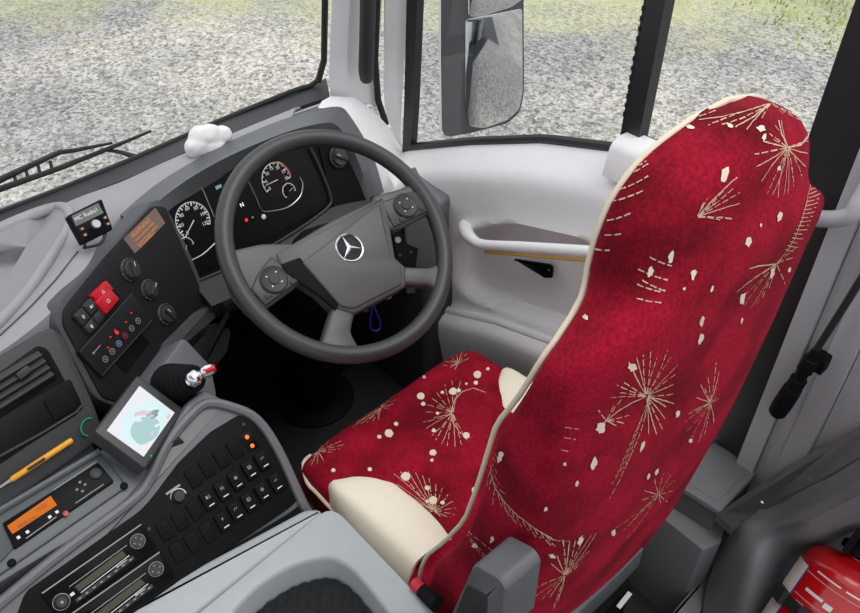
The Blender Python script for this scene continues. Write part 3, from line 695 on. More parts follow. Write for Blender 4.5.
for pts, c, lb in (([(251, 290), (258, 273), (272, 255.5), (300, 281), (266, 306)], (273.5, 280), 'left thumb pad of the wheel'), ([(381, 202), (412, 190.5), (425, 194.5), (434, 208), (394.4, 227.5)], (405, 206), 'right thumb pad of the wheel')):
    P_ = make('control_pad', fplate(FW, pts, .003, .0075, .006, .003), 'pad_dark', sw, angle=50); P_['label'] = lb
    b = B(); b.lathe([(.0265, 0), (.0265, .004), (.024, .006), (.022, .005), (.010, .005), (.009, .007), (0, .0072)], 28); d_ = make('button_ring', b, 'dark_plastic', P_, M=FW.at(c[0], c[1], .0072))
    b = B()
    for k in range(4):
        a = math.radians(45+90*k); b.box(.0145*math.cos(a), .0145*math.sin(a), .0054, .0032, .0022, .0004)
    make('symbol', b, 'white_mark', P_, M=FW.at(c[0], c[1], .0072))
    b = B(); b.box(0, 0, 0, .013, .008, .003, .001, .002)
    for s_ in (-1, 1): make('button', b, 'dark_plastic', P_, M=FW.M(FW.uv(*c)[0]+s_*.028, FW.uv(*c)[1]-.022*1, .007))
M = FW.at(349.5, 247.8, .0123)
b = B(); b.lathe([(.0290, 0), (.0290, .0012), (.0278, .002), (.0257, .0012), (.0257, 0)], 40); b.lathe([(.0257, .0003), (0, .0003)], 40, mi=1)
for k in range(3):
    a = math.radians(90+120*k); Mk = Matrix.Rotation(a, 4, 'Z')
    b.add([(.0258, 0, .0010), (0, .0045, .0008), (-.002, 0, .0028), (0, -.0045, .0008)], [(0, 1, 2), (0, 2, 3)], 0, Mk)
make('emblem', b, ['chrome', 'dark_plastic'], sw, M=M, angle=20)
# column
sc = empty('steering_column', (.03, .3, 0), 'black steering column with ribbed boot standing on the dark floor', 'steering column')
b = B(); ax = [FW.P(0, 0, -.03), FW.P(0, 0, -.10), FW.P(.01, 0, -.22)]
b.tube(ax, [.055, .075, .06], 16); make('column_shroud', b, 'black_plastic', sc, angle=50)
pb = un(314, 396, 'z', .01); pt = FW.P(.01, 0, -.2)
pts = [pt.lerp(pb, t/22) for t in range(23)]
b = B(); b.tube(pts, [.050+.010*(t/22)+(.006 if t % 2 else 0)+(.004) for t in range(23)], 16); make('boot', b, 'black_plastic', sc)
b = B(); b.lathe([(.115, 0), (.115, .006), (.085, .016), (.075, .03), (.065, .035), (0, .035)], 32); make('floor_flange', b, 'black_plastic', sc, M=Matrix.Translation(pb-V((0, 0, .01))))
f_ = Frame(un(405, 246, 'y', .17), -12, 35)
b = B(); b.plate(uvs(f_, [(392, 232), (416, 222), (421, 228), (416, 268), (398, 268)]), -.06, 0, .004, .003); bp = make('button_panel', b, 'panel_black', sc, M=f_.M())
for x, y, mt in ((397.5, 240, 'label_green'), (408, 237, 'grey_mark'), (414, 235, 'grey_mark'), (411, 252, 'grey_mark'), (400, 255, 'grey_mark')):
    if mt == 'label_green':
        if mt not in MAT: mat('label_green', (.25, .34, .25), .4)
        b = B(); b.lathe([(.0075, 0), (.0075, .004), (0, .004)], 20)
    else: b = B(); b.box(0, 0, 0, .008, .006, .002, .001)
    make('button', b, mt if mt == 'label_green' else 'dark_plastic', bp, M=f_.at(x, y, 0))
st0 = FW.P(-.05, .02, -.07); st1 = un(226, 308, 'y', .07)
b = B(); b.tube([st0, st0.lerp(st1, .6), st1], [.010, .011, .012], 10); make('indicator_stalk', b, 'black_plastic', sc)
k0 = un(366, 312, 'y', .05)
ky = empty('ignition_key', k0, 'ignition key with blue loop and shiny red ring hanging below the wheel hub', 'key')
b = B(); b.box(0, 0, 0, .012, .003, .014, .001, M=Matrix.Translation(k0)); make('key_bow', b, 'silver', ky)
lp = [un(x, y, 'y', .05) for x, y in [(373, 305), (376, 312), (380, 322), (380, 328), (376, 331), (371, 329), (370, 322), (371, 314)]]
b = B(); b.tube(cat(lp, 5, True), .0021, 8, closed=True); make('cord_loop', b, 'blue', ky)
rc = un(385.5, 294, 'y', .06); fr2 = Frame(rc, 40, 60)
b = B(); b.tube([fr2.P(.0125*math.cos(t*math.pi/12), .0125*math.sin(t*math.pi/12)) for t in range(24)], .0036, 8, closed=True); make('key_ring', b, 'red_ring', ky)

# ------------------------------------------------------------------ things fixed in the console
# tachograph
tg = empty('tachograph', FT.hit(60, 505), 'black recorder with orange screen in the grey shelf left of the driver', 'recorder')
b = fplate(FT, [(-30, 527), (0, 511), (101, 452), (128, 486), (4, 572), (-30, 596)], -.002, .006, .006, .004); make('mounting_frame', b, 'slate_grey', tg)
b = fplate(FT, [(2, 523), (98, 462), (114, 481), (14, 549)], .004, .0125, .003, .0015); make('housing', b, 'black_gloss', tg)
b = B(); b.tube([FT.P(*FT.uv(x, y), .008) for x, y in [(-30, 528), (0, 512.5), (100, 453)]], .0055, 8); make('top_ledge', b, 'slate_grey', tg)
sc_ = make('display', fplate(FT, [(7, 526), (50.6, 495.7), (57, 505), (12.5, 534)], .0125, .0132, .001), 'orange_lcd', tg); sc_['label'] = 'orange display'
def rowang(F, a, c):
    p, q = V(F.uv(*a)), V(F.uv(*c)); return math.atan2((q-p).y, (q-p).x)
ta = rowang(FT, (12, 534), (57, 505))
b = B(); b.text('14:22', .0085, FT.at(41, 508, .0134, ta), h=.0001); b.text('0000.0 km', .0075, FT.at(28, 521, .0134, ta), h=.0001); make('display_text', b, 'lcd_mark', sc_)
for x, y in [(18.5, 537.5), (27.5, 532), (49.8, 517), (57, 512)]:
    b = B(); b.box(0, 0, 0, .0045, .0045, .0008); make('button', b, 'white_mark', tg, M=FT.at(x, y, .0125, ta))
for seg in ([(27, 541), (57, 519.5)], [(76, 506), (104, 487)], [(54, 493), (97, 464.5)]):
    b = B(); b.tube([FT.P(*FT.uv(x, y), .013) for x, y in seg], .0008, 5); make('slot_edge', b, 'grey_mark', tg)
b = B(); b.lathe([(.004, 0), (.004, .002), (0, .0025)], 16); make('red_button', b, 'red_plastic', tg, M=FT.at(65.7, 513.6, .0125))
for x, y in ((80, 482.5), (85, 485), (77, 490), (82.5, 491.5)):
    b = B(); b.lathe([(.0032, 0), (.0032, .0015), (.002, .002), (0, .002)], 12); b.box(0, 0, .002, .0024, .0012, .0003, mi=1); make('button', b, ['dark_plastic', 'white_mark'], tg, M=FT.at(x, y, .0125, ta))
b = B(); b.lathe([(.009, 0), (.009, .003), (.007, .004), (0, .004)], 20); make('round_button', b, 'dark_plastic', tg, M=FT.at(96, 473.7, .0125))
for x, y in ((124, 486), (11.6, 563)):
    b = B(); b.lathe([(.0062, 0), (.0062, .001), (.0045, .003), (0, .003)], 16); make('screw', b, 'black_plastic', tg, M=FT.at(x, y, .006))
# radios
FR2 = FR_
def radio(q, label, o):
    TL, TR, BR, BL = [V(p) for p in q]
    rd = empty('car_radio', FR_.hit(*((TL+BR)/2)), label, 'radio', 'radios in the black console panel')
    L = lambda s, t: tuple((TL.lerp(TR, s)).lerp(BL.lerp(BR, s), t))
    ra = rowang(FR_, TL, TR)
    b = fplate(FR_, q, .004, .013, .002, .0015); make('faceplate', b, 'black_gloss', rd)
    b = B(); b.tube([FR_.P(*FR_.uv(*L(.01, .0)), .014), FR_.P(*FR_.uv(*L(.99, .0)), .014)], .0011, 6); b.tube([FR_.P(*FR_.uv(*L(.22, .34)), .0135), FR_.P(*FR_.uv(*L(.80, .30)), .0135)], .0006, 5); make('trim_edge', b, 'grey_mark', rd)
    make('display', fplate(FR_, [L(.26, .46), L(.75, .38), L(.76, .60), L(.27, .68)], .013, .0135), 'olive_lcd', rd)
    b = B(); b.tube([FR_.P(*FR_.uv(*L(.27, .72)), .0135), FR_.P(*FR_.uv(*L(.77, .63)), .0135)], .0007, 5)
    b.box(0, 0, 0, .018, .0028, .0004, M=FR_.at(*L(.69, .75), .013, ra)); b.box(0, 0, 0, .006, .0045, .0004, M=FR_.at(*L(.21, .62), .013, ra))
    make('marking', b, 'white_mark', rd)
    b = B(); b.lathe([(.0115, 0), (.0115, .003), (.0095, .005), (.008, .012), (.007, .013), (0, .013)], 24); k = make('volume_knob', b, 'dark_plastic', rd, M=FR_.at(*L(.10, .62), .013))
    b = B(); b.lathe([(.012, .0005), (.012, .0012), (.0112, .0012), (.0112, .0005)], 24); make('knob_ring', b, 'silver', k, M=FR_.at(*L(.10, .62), .013)); b = B(); b.lathe([(.002, .013), (.002, .0135), (0, .0135)], 12); make('knob_mark', b, 'label_pink', k, M=FR_.at(*L(.10, .62), .013))
    b = B(); b.lathe([(.0105, 0), (.0105, .0022), (.0095, .003), (0, .003)], 24)
    for a in range(4): b.box(.0062, 0, .003, .003, .0012, .0004, mi=1, M=Matrix.Rotation(a*1.5708, 4, 'Z'))
    k = make('selector_pad', b, ['dark_plastic', 'grey_mark'], rd, M=FR_.at(*L(.90, .42), .013))
    b = B(); b.lathe([(.0115, .0003), (.0115, .001), (.0108, .001), (.0108, .0003)], 24); make('pad_ring', b, 'grey_mark', k, M=FR_.at(*L(.90, .42), .013))
    for i in range(8):
        x, y = L(.24+i*.075, .88-.012*i); b = B(); b.box(0, 0, 0, .0125, .006, .0015, .0006, .001); b.box(0, 0, .0015, .004, .0016, .0003, mi=1)
        make('button', b, ['dark_plastic', 'grey_mark'], rd, M=FR_.at(x, y, .013, ra))
make_panel = fplate(FR_, [(8, 640), (25, 592), (140, 511), (152, 498), (178, 463), (210, 432), (240, 414), (260, 423), (279, 454), (298, 484), (301, 497), (290, 508), (110, 630), (40, 680)], .002, .0065, .010, .002)
spn = empty('switch_bank', FR_.hit(220, 490), 'black sloping panel of rocker switches between the seat and the radios', 'switch panel')
make('panel', make_panel, 'panel_black', spn)
radio([(40.5, 593.7), (140.8, 524), (157, 548.5), (58, 618)], 'upper of the two black radios, directly under the grey console edge', 0)
radio([(60, 621), (159, 551.5), (175.5, 576.5), (77, 648)], 'lower of the two black radios, beside the pale grey bin', 1)
sa_ = rowang(FR_, (207.8, 500), (262, 461))
icons = {}
def mk_icon(k):
    b = B()
    if k == 0: ic_lamp(b)
    elif k == 1: b.box(0, 0, 0, .006, .001, .0004); b.box(-.002, 0, 0, .001, .006, .0004); b.box(.002, 0, 0, .001, .006, .0004)
    elif k == 2: b.lathe([(.0028, 0), (.0028, .0004), (.0019, .0004), (.0019, 0)], 12)
    elif k == 3: ic_sq(b); b.box(0, 0, 0, .005, .0008, .0004)
    elif k == 4: b.tube([(-.003, -.002, 0), (-.001, .002, 0), (.001, -.001, 0), (.003, .002, 0)], .0006, 5)
    else: b.add([(-.001, -.003, .0003), (.002, 0.0005, .0003), (.0004, .0006, .0003), (.0012, .0035, .0003), (-.002, 0, .0003), (-.0003, -.0002, .0003)], [(0, 1, 2, 3, 4, 5)])
    return b
def swb(h=.008):
    b = B(); b.plate([(-.0105, -.0158), (.0105, -.0158), (.0105, .0158), (-.0105, .0158)], 0, h, .003, .0022); return b
live = [(207.8, 500), (222, 490.8), (235.6, 480.5), (249.3, 470), (262, 461), (275.6, 482.8), (262, 492), (248.6, 502), (235.6, 511.3), (222.6, 521.6)]
blank = [(193.4, 477.5), (207.2, 467.5), (221.5, 458.5), (234.8, 449), (195, 510), (180, 520), (165, 530), (208, 532), (193, 542), (178, 552)]
proto = None; proto2 = None
mkb = B(); mkb.box(0, -.0095, .008, .0095, .0018, .0005)
for i, (x, y) in enumerate(live):
    M = FR_.at(x, y, .0065, sa_-.06)
    if proto is None:
        proto = make('rocker_switch', swb(), 'switch_black', spn, M=M); o = proto; proto_m = make('indicator_mark', mkb, 'white_mark', o, M=M)
    else:
        o = copy_part(proto, M, spn); copy_part(proto_m, M, o)
    make('symbol', mk_icon([0, 1, 2, 3, 4, 4, 2, 3, 4, 5][i]), 'grey_mark', o, M=M @ Matrix.Translation(V((0, .0045, .008))))
for i, (x, y) in enumerate(blank):
    M = FR_.at(x, y, .0065, sa_-.06)
    if proto2 is None: proto2 = make('blank_cover', swb(.004), 'panel_black', spn, M=M)
    else: copy_part(proto2, M, spn)
M = FR_.at(178.5, 496.5, .0065)
b = B(); b.lathe([(.010, 0), (.010, .003), (.008, .009), (0, .0095)], 24); dk = make('dimmer_knob', b, 'dark_plastic', spn, M=M)
b = B(); b.tube([V((.0125*math.cos(t), .0125*math.sin(t), .0005)) for t in [math.radians(q) for q in range(-10, 171, 12)]], [.0003+.0011*(1-i/15) for i in range(16)], 5); make('dial_arc', b, 'white_mark', dk, M=M)
b = B(); b.box(0, 0, 0, .026, .0035, .0005, M=FR_.at(173, 489.5, .0065, sa_)); make('marking', b, 'grey_mark', spn)
for x, y in ((247, 437.2), (252.2, 445.8)):
    b = B(); b.lathe([(.0036, 0), (.0036, .0012), (0, .002)], 14); o = make('warning_lamp', b, 'led_orange', spn, M=FR_.at(x, y, .0065)); o['label'] = 'lit orange lamp'
b = B(); b.plate([(-.011, -.016), (.011, -.016), (.011, .016), (-.011, .016)], 0, .002, .003, .001); make('lamp_bezel', b, 'black_gloss', spn, M=FR_.at(249.5, 441.7, .0055, sa_-.06))
for x, y in ((243.5, 424.5), (149, 529)):
    b = B(); b.lathe([(.003, 0), (.003, .001), (0, .0015)], 12); make('screw', b, 'dark_plastic', spn, M=FR_.at(x, y, .0065))
# reversing monitor
FM = Frame(un(140, 421, 'z', .70), 38, 50)
import itertools
q = [(138, 374.5), (184.5, 409), (146, 469), (94.5, 431)]
mn = empty('monitor', FM.o, 'small dark grey monitor with bright screen standing on the console', 'monitor')
fm_uv = uvs(FM, q)
b = B(); b.plate(fm_uv, -.028, 0, .006, .004, M=FM.M()); make('housing', b, 'wheel_rim', mn)
scr = [(139.4, 386), (174.5, 412.8), (143.6, 456.8), (106.8, 430.6)]
su = [V(p) for p in uvs(FM, scr)]
b = B(); b.plate([tuple(p) for p in su], 0, .0006, M=FM.M())
S = lambda s, t: (su[3].lerp(su[0], s)).lerp(su[2].lerp(su[1], s), t)
def blobp(bld, c, rx, ry, mi, h, n=18, w_=.25, rot=0, seed=0):
    r_ = random.Random(seed); ph = [r_.uniform(0, 6.28) for _ in range(3)]; vs_ = []
    for k in range(n):
        a = 2*math.pi*k/n; f = 1+w_*(.5*math.sin(2*a+ph[0])+.3*math.sin(3*a+ph[1])+.2*math.sin(5*a+ph[2]))
        x, y = rx*f*math.cos(a), ry*f*math.sin(a); x, y = x*math.cos(rot)-y*math.sin(rot), x*math.sin(rot)+y*math.cos(rot)
        s_, t_ = min(.995, max(.005, c[0]+x)), min(.995, max(.005, c[1]+y)); p = S(s_, t_); vs_.append((p.x, p.y, h))
    bld.add(vs_, [tuple(range(n))], mi, FM.M())
blobp(b, (.52, .56), .46, .46, 2, .0008, 32, .12, seed=1)
blobp(b, (.40, .68), .28, .29, 1, .0009, 28, .15, seed=2)
blobp(b, (.80, .22), .10, .12, 0, .0010, seed=3); blobp(b, (.62, .42), .17, .06, 3, .0011, 20, .4, .9, 4); blobp(b, (.72, .62), .14, .07, 4, .0011, 20, .4, .8, 5)
blobp(b, (.48, .40), .10, .05, 0, .0012, 20, .5, .9, 6); blobp(b, (.66, .60), .06, .035, 3, .0013, 14, .4, .8, 7); blobp(b, (.90, .50), .05, .16, 2, .0010, 16, .3, 0, 8)
blobp(b, (.42, .85), .05, .04, 3, .0013, 14, .5, 0, 9); blobp(b, (.60, .84), .06, .03, 0, .0013, 14, .4, .8, 10); blobp(b, (.86, .93), .05, .04, 3, .0013, 12, .4, 0, 11)
make('screen', b, ['screen_white', 'screen_teal', 'screen_mint', 'screen_pink', 'screen_dark'], mn, fix=False)
b = B(); mb0 = FM.hit(168, 432, -.025); mb1 = FR_.hit(176, 446, .004)
b.tube([mb0, mb1], [.010, .014], 10); make('bracket', b, 'dark_plastic', mn)
b = B(); b.lathe([(.0016, 0), (.0016, .0006), (0, .0006)], 10); make('power_light', b, 'led_green', mn, M=FM.at(151, 456, 0))
# gear selector
FG = Frame(un(178, 384, 'z', .655), 30, 38)
gs = empty('gear_selector', FG.o, 'chrome gear selector with red button on black ribbed boot', 'gear lever')
b = fplate(FG, [(150, 382), (184, 336), (212, 366), (218, 398), (190, 424), (160, 420)], -.10, -.004, .012, .006); make('base_cover', b, 'console_grey', gs)
ga0, ga1 = FG.P(*FG.uv(172, 386), -.004), un(194, 378, 'z', .715)
b = B(); b.tube([ga0.lerp(ga1, t/14) for t in range(15)], [(.040-.018*t/14)*(1.06 if t % 2 else .94) for t in range(15)], 18); make('boot', b, 'black_plastic', gs, angle=25)
g1, g2 = un(186, 383, 'z', .722), un(201, 374, 'z', .728)
b = B(); b.tube([g1, g1.lerp(g2, .3), g1.lerp(g2, .75), g2], [.007, .014, .014, .008], 14); make('selector_knob', b, 'chrome', gs, angle=70)
h1, h2 = un(203, 373, 'z', .728), un(213, 368.5, 'z', .732)
b = B(); b.tube([g2, h1, h1.lerp(h2, .5), h2], [.008, .011, .0115, .009], 12); make('selector_tip', b, 'chrome', gs, angle=70)
b = B(); d_ = (h2-h1).normalized(); b.tube([h2-d_*.001, h2+d_*.004], [.0085, .006], 12)
ct = h1.lerp(h2, .6)+(CAM-h1).normalized()*.010; b.tube([ct-d_*.006, ct+d_*.006], .0045, 10); make('release_button', b, 'red_plastic', gs)
# little radio display on a bracket
FD = Frame(un(92, 221, 'z', .875), 16, 38)
rdp = empty('radio_display', FD.o, 'small black radio display with amber buttons on a bracket on the pale dash top', 'display')
b = B(); b.plate(uvs(FD, [(67.4, 215.5), (102, 198.3), (113.5, 229), (83, 244)]), -.016, 0, .004, .003, M=FD.M()); make('housing', b, 'black_gloss', rdp)
ds = make('screen', B().plate(uvs(FD, [(71.5, 216), (98, 203), (103.5, 213), (76, 226.5)]), 0, .0007, M=FD.M()), 'grey_lcd', rdp)
da = rowang(FD, (76, 226), (103, 213))
b = B(); b.text('MC Radio1', .0105, FD.at(86.5, 214.5, .0008, da), h=.0002); make('display_text', b, 'white_mark', ds)
b = B(); b.lathe([(.009, 0), (.009, .006), (.007, .009), (0, .009)], 20); make('knob', b, 'silver', rdp, M=FD.at(95, 225, 0))
for x, y in ((82, 229), (85, 235), (105, 217.8), (108, 224)):
    b = B(); b.box(0, 0, 0, .009, .006, .0015, .0005); b.box(0, 0, .0015, .003, .003, .0004, mi=1); make('button', b, ['dark_plastic', 'amber_mark'], rdp, M=FD.at(x, y, 0, da))
b = B(); d0 = FD.hit(97, 238, -.012); b.tube(cat([FD.hit(106, 230, -.01), un(101, 243, 'z', .836), un(84, 248, 'z', .828)], 5), .0028, 6); b.tube(cat([FD.hit(86, 240, -.01), un(84, 248, 'z', .828)], 4), .0028, 6); make('bracket', b, 'dark_plastic', rdp)
# pen, wire, cloth
pn = empty('pen', FV.hit(40, 461, .004), 'yellow pen lying on the dark ledge above the recorder', 'pen')
p0, p1 = FV.hit(11, 480, .006), FV.hit(72, 440, .006)
b = B(); b.tube([p0, p0.lerp(p1, .02), p0.lerp(p1, .97), p1], [.0035, .0048, .0048, .0042], 12); make('barrel', b, 'yellow', pn)
d_ = (p1-p0).normalized(); b = B(); b.tube([p0, p0-d_*.006, p0-d_*.030], [.003, .0022, .0012], 10); make('tip', b, 'grey_mark', pn)
b = B(); nn = FV.n; b.tube([p0.lerp(p1, .25)+nn*.0055, p0.lerp(p1, .32)+nn*.0075, p0.lerp(p1, .48)+nn*.0072, p0.lerp(p1, .52)+nn*.005], .0022, 8); make('clip', b, 'dark_plastic', pn)
wr = [FV.hit(x, y, .004) for x, y in [(92, 418), (85, 420), (81, 427), (83, 434), (88, 436)]]
b = B(); b.tube(cat(wr, 5), .0016, 6); tag(make('wire', b, 'green', base=wr[2]), 'short curved green wire beside the small monitor', 'wire')
cc = un(208, 146, 'y', .43)
def lump(parts, n=2):
    bm = bmesh.new()
    for c, r in parts:
        t = bmesh.ops.create_icosphere(bm, subdivisions=3, radius=1)['verts']
        for v in t:
            k = 1+.10*noise.noise(v.co*2.1+V(c)*40); v.co = V((v.co.x*r[0]*k+c[0], v.co.y*r[1]*k+c[1], v.co.z*r[2]*k+c[2]))
    b_ = B(); bm.verts.ensure_lookup_table(); b_.add([v.co.copy() for v in bm.verts], [tuple(v.index for v in f.verts) for f in bm.faces]); bm.free(); return b_
hx = Rt.xy.normalized().to_3d()
pts = [(un(200, 138, 'y', .43), (.026, .022, .028)), (un(197, 147, 'y', .425), (.028, .022, .026)), (un(210, 137, 'y', .43), (.028, .022, .030)), (un(222, 135, 'y', .43), (.022, .02, .022)), (un(212, 146, 'y', .425), (.03, .022, .022))]
b = lump(pts); o = make('cloth', b, 'cloth_white', base=cc, angle=80); tag(o, 'crumpled white cloth lying on the dash top behind the instrument hood', 'cloth')
md = o.modifiers.new('r', 'REMESH'); md.mode = 'VOXEL'; md.voxel_size = .0028; md.use_smooth_shade = True; s2 = o.modifiers.new('s', 'SMOOTH'); s2.iterations = 8

# ------------------------------------------------------------------ wiper outside the windscreen
wp = empty('windscreen_wiper', un(60, 166, 'y', .60), 'black windscreen wiper resting across the outside of the windscreen', 'wiper')
b = B(); P_ = lambda x, y, d=.60: un(x, y, 'y', d)
b.tube([P_(-40, 203), P_(0, 189), P_(60, 168), P_(110, 148), P_(151, 131)], [.007, .007, .006, .005, .003], 8); make('blade', b, 'rubber', wp)
b = B(); b.tube([P_(-30, 194, .61), P_(8, 176, .612), P_(38, 162, .615), P_(60, 152, .61), P_(74, 150.5, .605), P_(112, 143, .602)], [.008, .007, .006, .006, .005, .003], 8)
for k in range(4): x = 14+k*12; b.tube([P_(x, 175-k*4.8, .612), P_(x+2, 182-k*4.2, .602)], .0035, 6)
make('blade_bow', b, 'rubber', wp)
b = B(); b.tube([P_(106, 150, .605), P_(120, 152, .60), P_(136, 157, .575)], [.004, .005, .007], 8); make('arm', b, 'dark_plastic', wp)
# ------------------------------------------------------------------ exterior mirror
MC = un(482, 60, 'y', .62)
FX = Frame(MC, n=V((-.42, -.90, -.05)), r=V((.9, -.42, 0)))
mr = empty('door_mirror', MC, 'tall exterior mirror with dark housing hanging outside the front side window', 'mirror')
ho = [(441, -70), (524, -70), (524.5, 92), (521, 112), (508, 124), (470, 134), (446, 138), (441, 128)]
hp_ = rounded(uvs(FX, ho), .02); b = B(); b.loft([[V((p.x, p.y, h)) for p in inset(hp_, d)] for d, h in ((.003, .0), (.0, -.004), (.004, -.016), (.030, -.045), (.045, -.07))], closed=True, caps=True, M=FX.M()); make('housing', b, 'mirror_dark', mr)
b = B(); b.plate(uvs(FX, [(465, 19), (522, 8), (522.5, 92), (519, 109), (507, 120), (484, 128), (469, 126), (465, 105)]), .0, .003, .012, .001, M=FX.M()); o = make('mirror_glass', b, 'mirror_glass', mr); o['label'] = 'large main mirror glass'
b = B(); b.plate(uvs(FX, [(466, -60), (522, -60), (523, -2), (510, 7), (480, 16), (467, 16)]), .0, .008, .012, .004, M=FX.M()); o = make('mirror_glass', b, 'mirror_glass', mr); o['label'] = 'upper wide-angle mirror glass'
b = B(); b.tube([FX.hit(440, -70, .002), FX.hit(440, 60, .002), FX.hit(441, 132, .002)], .003, 6); make('edge_trim', b, 'white_trim', mr)
b = B(); t0 = FX.hit(480, -60, -.04); b.tube(cat([t0, t0+V((-.08, 0, .22)), t0+V((-.25, -.06, .34)), V((.56, .42, 1.52))], 5), .016, 10); make('arm', b, 'mirror_dark', mr)
# ------------------------------------------------------------------ door side: grab rail, latch, paper
b = B(); hp = [un(466, 226, 'x', .425), un(467, 233, 'x', .400), un(473, 240, 'x', .380), un(484, 245, 'x', .372), un(520, 247, 'x', .372), un(586, 251.5, 'x', .372), un(640, 256, 'x', .372), un(668, 258, 'x', .38), un(676, 256, 'x', .42)]
gh = empty('grab_rail', hp[4], 'pale grey rail with yellow line along the wall panel under the side window', 'handle')
b.tube(cat(hp, 6), [.0195-.007*min(1, i/14) for i in range(49)], 14); make('rail', b, 'white_trim', gh, angle=80)
b = B(); b.tube([un(x, y, 'x', .366) for x, y in [(485, 252), (520, 254.8), (586, 260.5), (640, 265)]], .0034, 6); make('stripe', b, 'yellow_stripe', gh)
FWL = Frame((.445, 0, 0), r=V((0, -1, 0)), n=V((-1, 0, 0)))
b = B(); b.plate(uvs(FWL, [(515, 258.5), (551, 264), (554, 267), (553, 277.5), (546, 277.5)]), .0, .006, .004, .003, M=FWL.M()); lo = make('latch', b, 'black_gloss', base=FWL.hit(535, 268))
tag(lo, 'black triangular latch recessed in the wall panel below the rail', 'latch')
b = B(); b.lathe([(.002, 0), (.002, .001), (0, .001)], 10); make('screw', b, 'grey_mark', lo, M=FWL.at(549, 270, .006))
rimp = []
for i in range(60):
    y = .24-i*.0125; rimp.append(V((wall_x(y, .458)-.006, y, zs(y)-.458)))
b = B(); b.tube(rimp, .010, 8, flat=.7); struct(make('trim_9', b, 'white_trim', angle=80))

# ------------------------------------------------------------------ driver's seat
seat = empty('driver_seat', (0, -.45, 0), 'high-backed driver seat in red velvet with cream starbursts and cream side bolsters', 'seat')
def superring(w_, yf, yb, z, n=64, e=4.5, shift=0, wing=0, tilt=0):
    out = []; cy = (yf+yb)/2; hy = (yf-yb)/2; e0 = e
    for k in range(n):
        a = 2*math.pi*k/n; c_, s_ = math.cos(a), math.sin(a); e = 7 if s_ > 0 else e0
        x = math.copysign(abs(c_)**(2/e), c_)*w_; y = math.copysign(abs(s_)**(2/e), s_)*hy
        if wing and s_ > 0: y -= wing*(1-(abs(x)/w_)**2)*abs(s_)
        if s_ < 0: y -= .018*(1-(x/w_)**2)*abs(s_)
        out.append(V((x+shift, cy+y, z+tilt*y-.13*max(0, x+.03)*sm(1.16, 1.26, z))))
    return out
WTAB = [(.36, .215), (.40, .235), (.46, .243), (.60, .247), (.80, .249), (1.0, .249), (1.10, .248), (1.12, .243), (1.135, .232), (1.148, .213), (1.158, .195), (1.17, .180), (1.19, .172), (1.23, .168), (1.265, .155), (1.29, .128), (1.305, .10), (1.316, .07), (1.322, .035)]
YF = [(.36, -.50), (.46, -.503), (.50, -.508), (.567, -.525), (.66, -.570), (.746, -.602), (.90, -.628), (.986, -.642), (1.05, -.664), (1.10, -.682), (1.14, -.690), (1.16, -.684), (1.20, -.676), (1.25, -.678), (1.29, -.682), (1.316, -.688), (1.322, -.70)]
YB = [(.36, -.675), (.40, -.685), (.55, -.714), (.78, -.740), (.94, -.750), (1.06, -.755), (1.13, -.760), (1.16, -.757), (1.2, -.750), (1.28, -.744), (1.305, -.734), (1.322, -.712)]
def TILT(z): return -.45*sm(.95, 1.08, z)*sm(1.30, 1.18, z)
zz = [.36, .365, .372, .385]+[.40+.02*i for i in range(37)]+[1.13, 1.14, 1.15, 1.158, 1.165, 1.172, 1.18, 1.19, 1.20, 1.22, 1.24, 1.26, 1.275, 1.29, 1.30, 1.307, 1.312, 1.317, 1.320, 1.322]
# smooth the tables a little
def smt(tab, z, d=.012): return (lerp_tab(tab, z-d)+2*lerp_tab(tab, z)+lerp_tab(tab, z+d))/4
bk = B(); rings = []
for z in sorted(set(round(q, 4) for q in zz)):
    f = 1
    if z < .385: f = .93+.07*math.sqrt((z-.36)/.025)
    yf, yb = smt(YF, z), smt(YB, z); e = 4-.8*sm(1.0, 1.2, z)
    rings.append(superring(smt(WTAB, z, .006)*f, yf, yb, z, 72, e, wing=.05-.05*sm(1.06, 1.24, z), tilt=TILT(z)))
bk.loft(rings, closed=True, caps=True)
# cushion
cu_ = B(); rings = []
YS = [-.150, -.152, -.157, -.165, -.178]+[-.19-.02*i for i in range(20)]+[-.585]
for y in YS:
    t = sm(-.150, -.19, -y*-1) if False else min(1, max(0, (-.150-y)/.045)); f = math.sqrt(max(0, 1-(1-t)**2))
    top = .470+.012*sm(-.17, -.30, y)*1.0; top -= .0; bot = .335
    mid = (top+bot)/2; hz = (top-bot)/2*(.35+.65*f); w_ = .236+.012*f - .0
    ring = []
    for k in range(64):
        a = 2*math.pi*k/64; c_, s_ = math.cos(a), math.sin(a); e = 7
        x = math.copysign(abs(c_)**(2/e), c_)*w_; z = mid+math.copysign(abs(s_)**(2/5), s_)*hz
        if s_ > 0:
            z -= .010*sm(.14, .0, abs(x))*f; z -= .006*math.exp(-((y+.335)/.012)**2); z -= .004*math.exp(-((abs(x)-.135)/.008)**2)
            y2 = y
        ring.append(V((x, y+(.012*(1-(abs(x)/.25)**4))*sm(-.40, -.15, y)+.002+.026*((x+.24)/.48)*sm(-.35, -.15, y) , z)))
    rings.append(ring)
def sm_dec(): pass
cu_.loft(rings, closed=True, caps=True)
def tree(bld): return BVHTree.FromPolygons([tuple(p) for p in bld.v], bld.f)
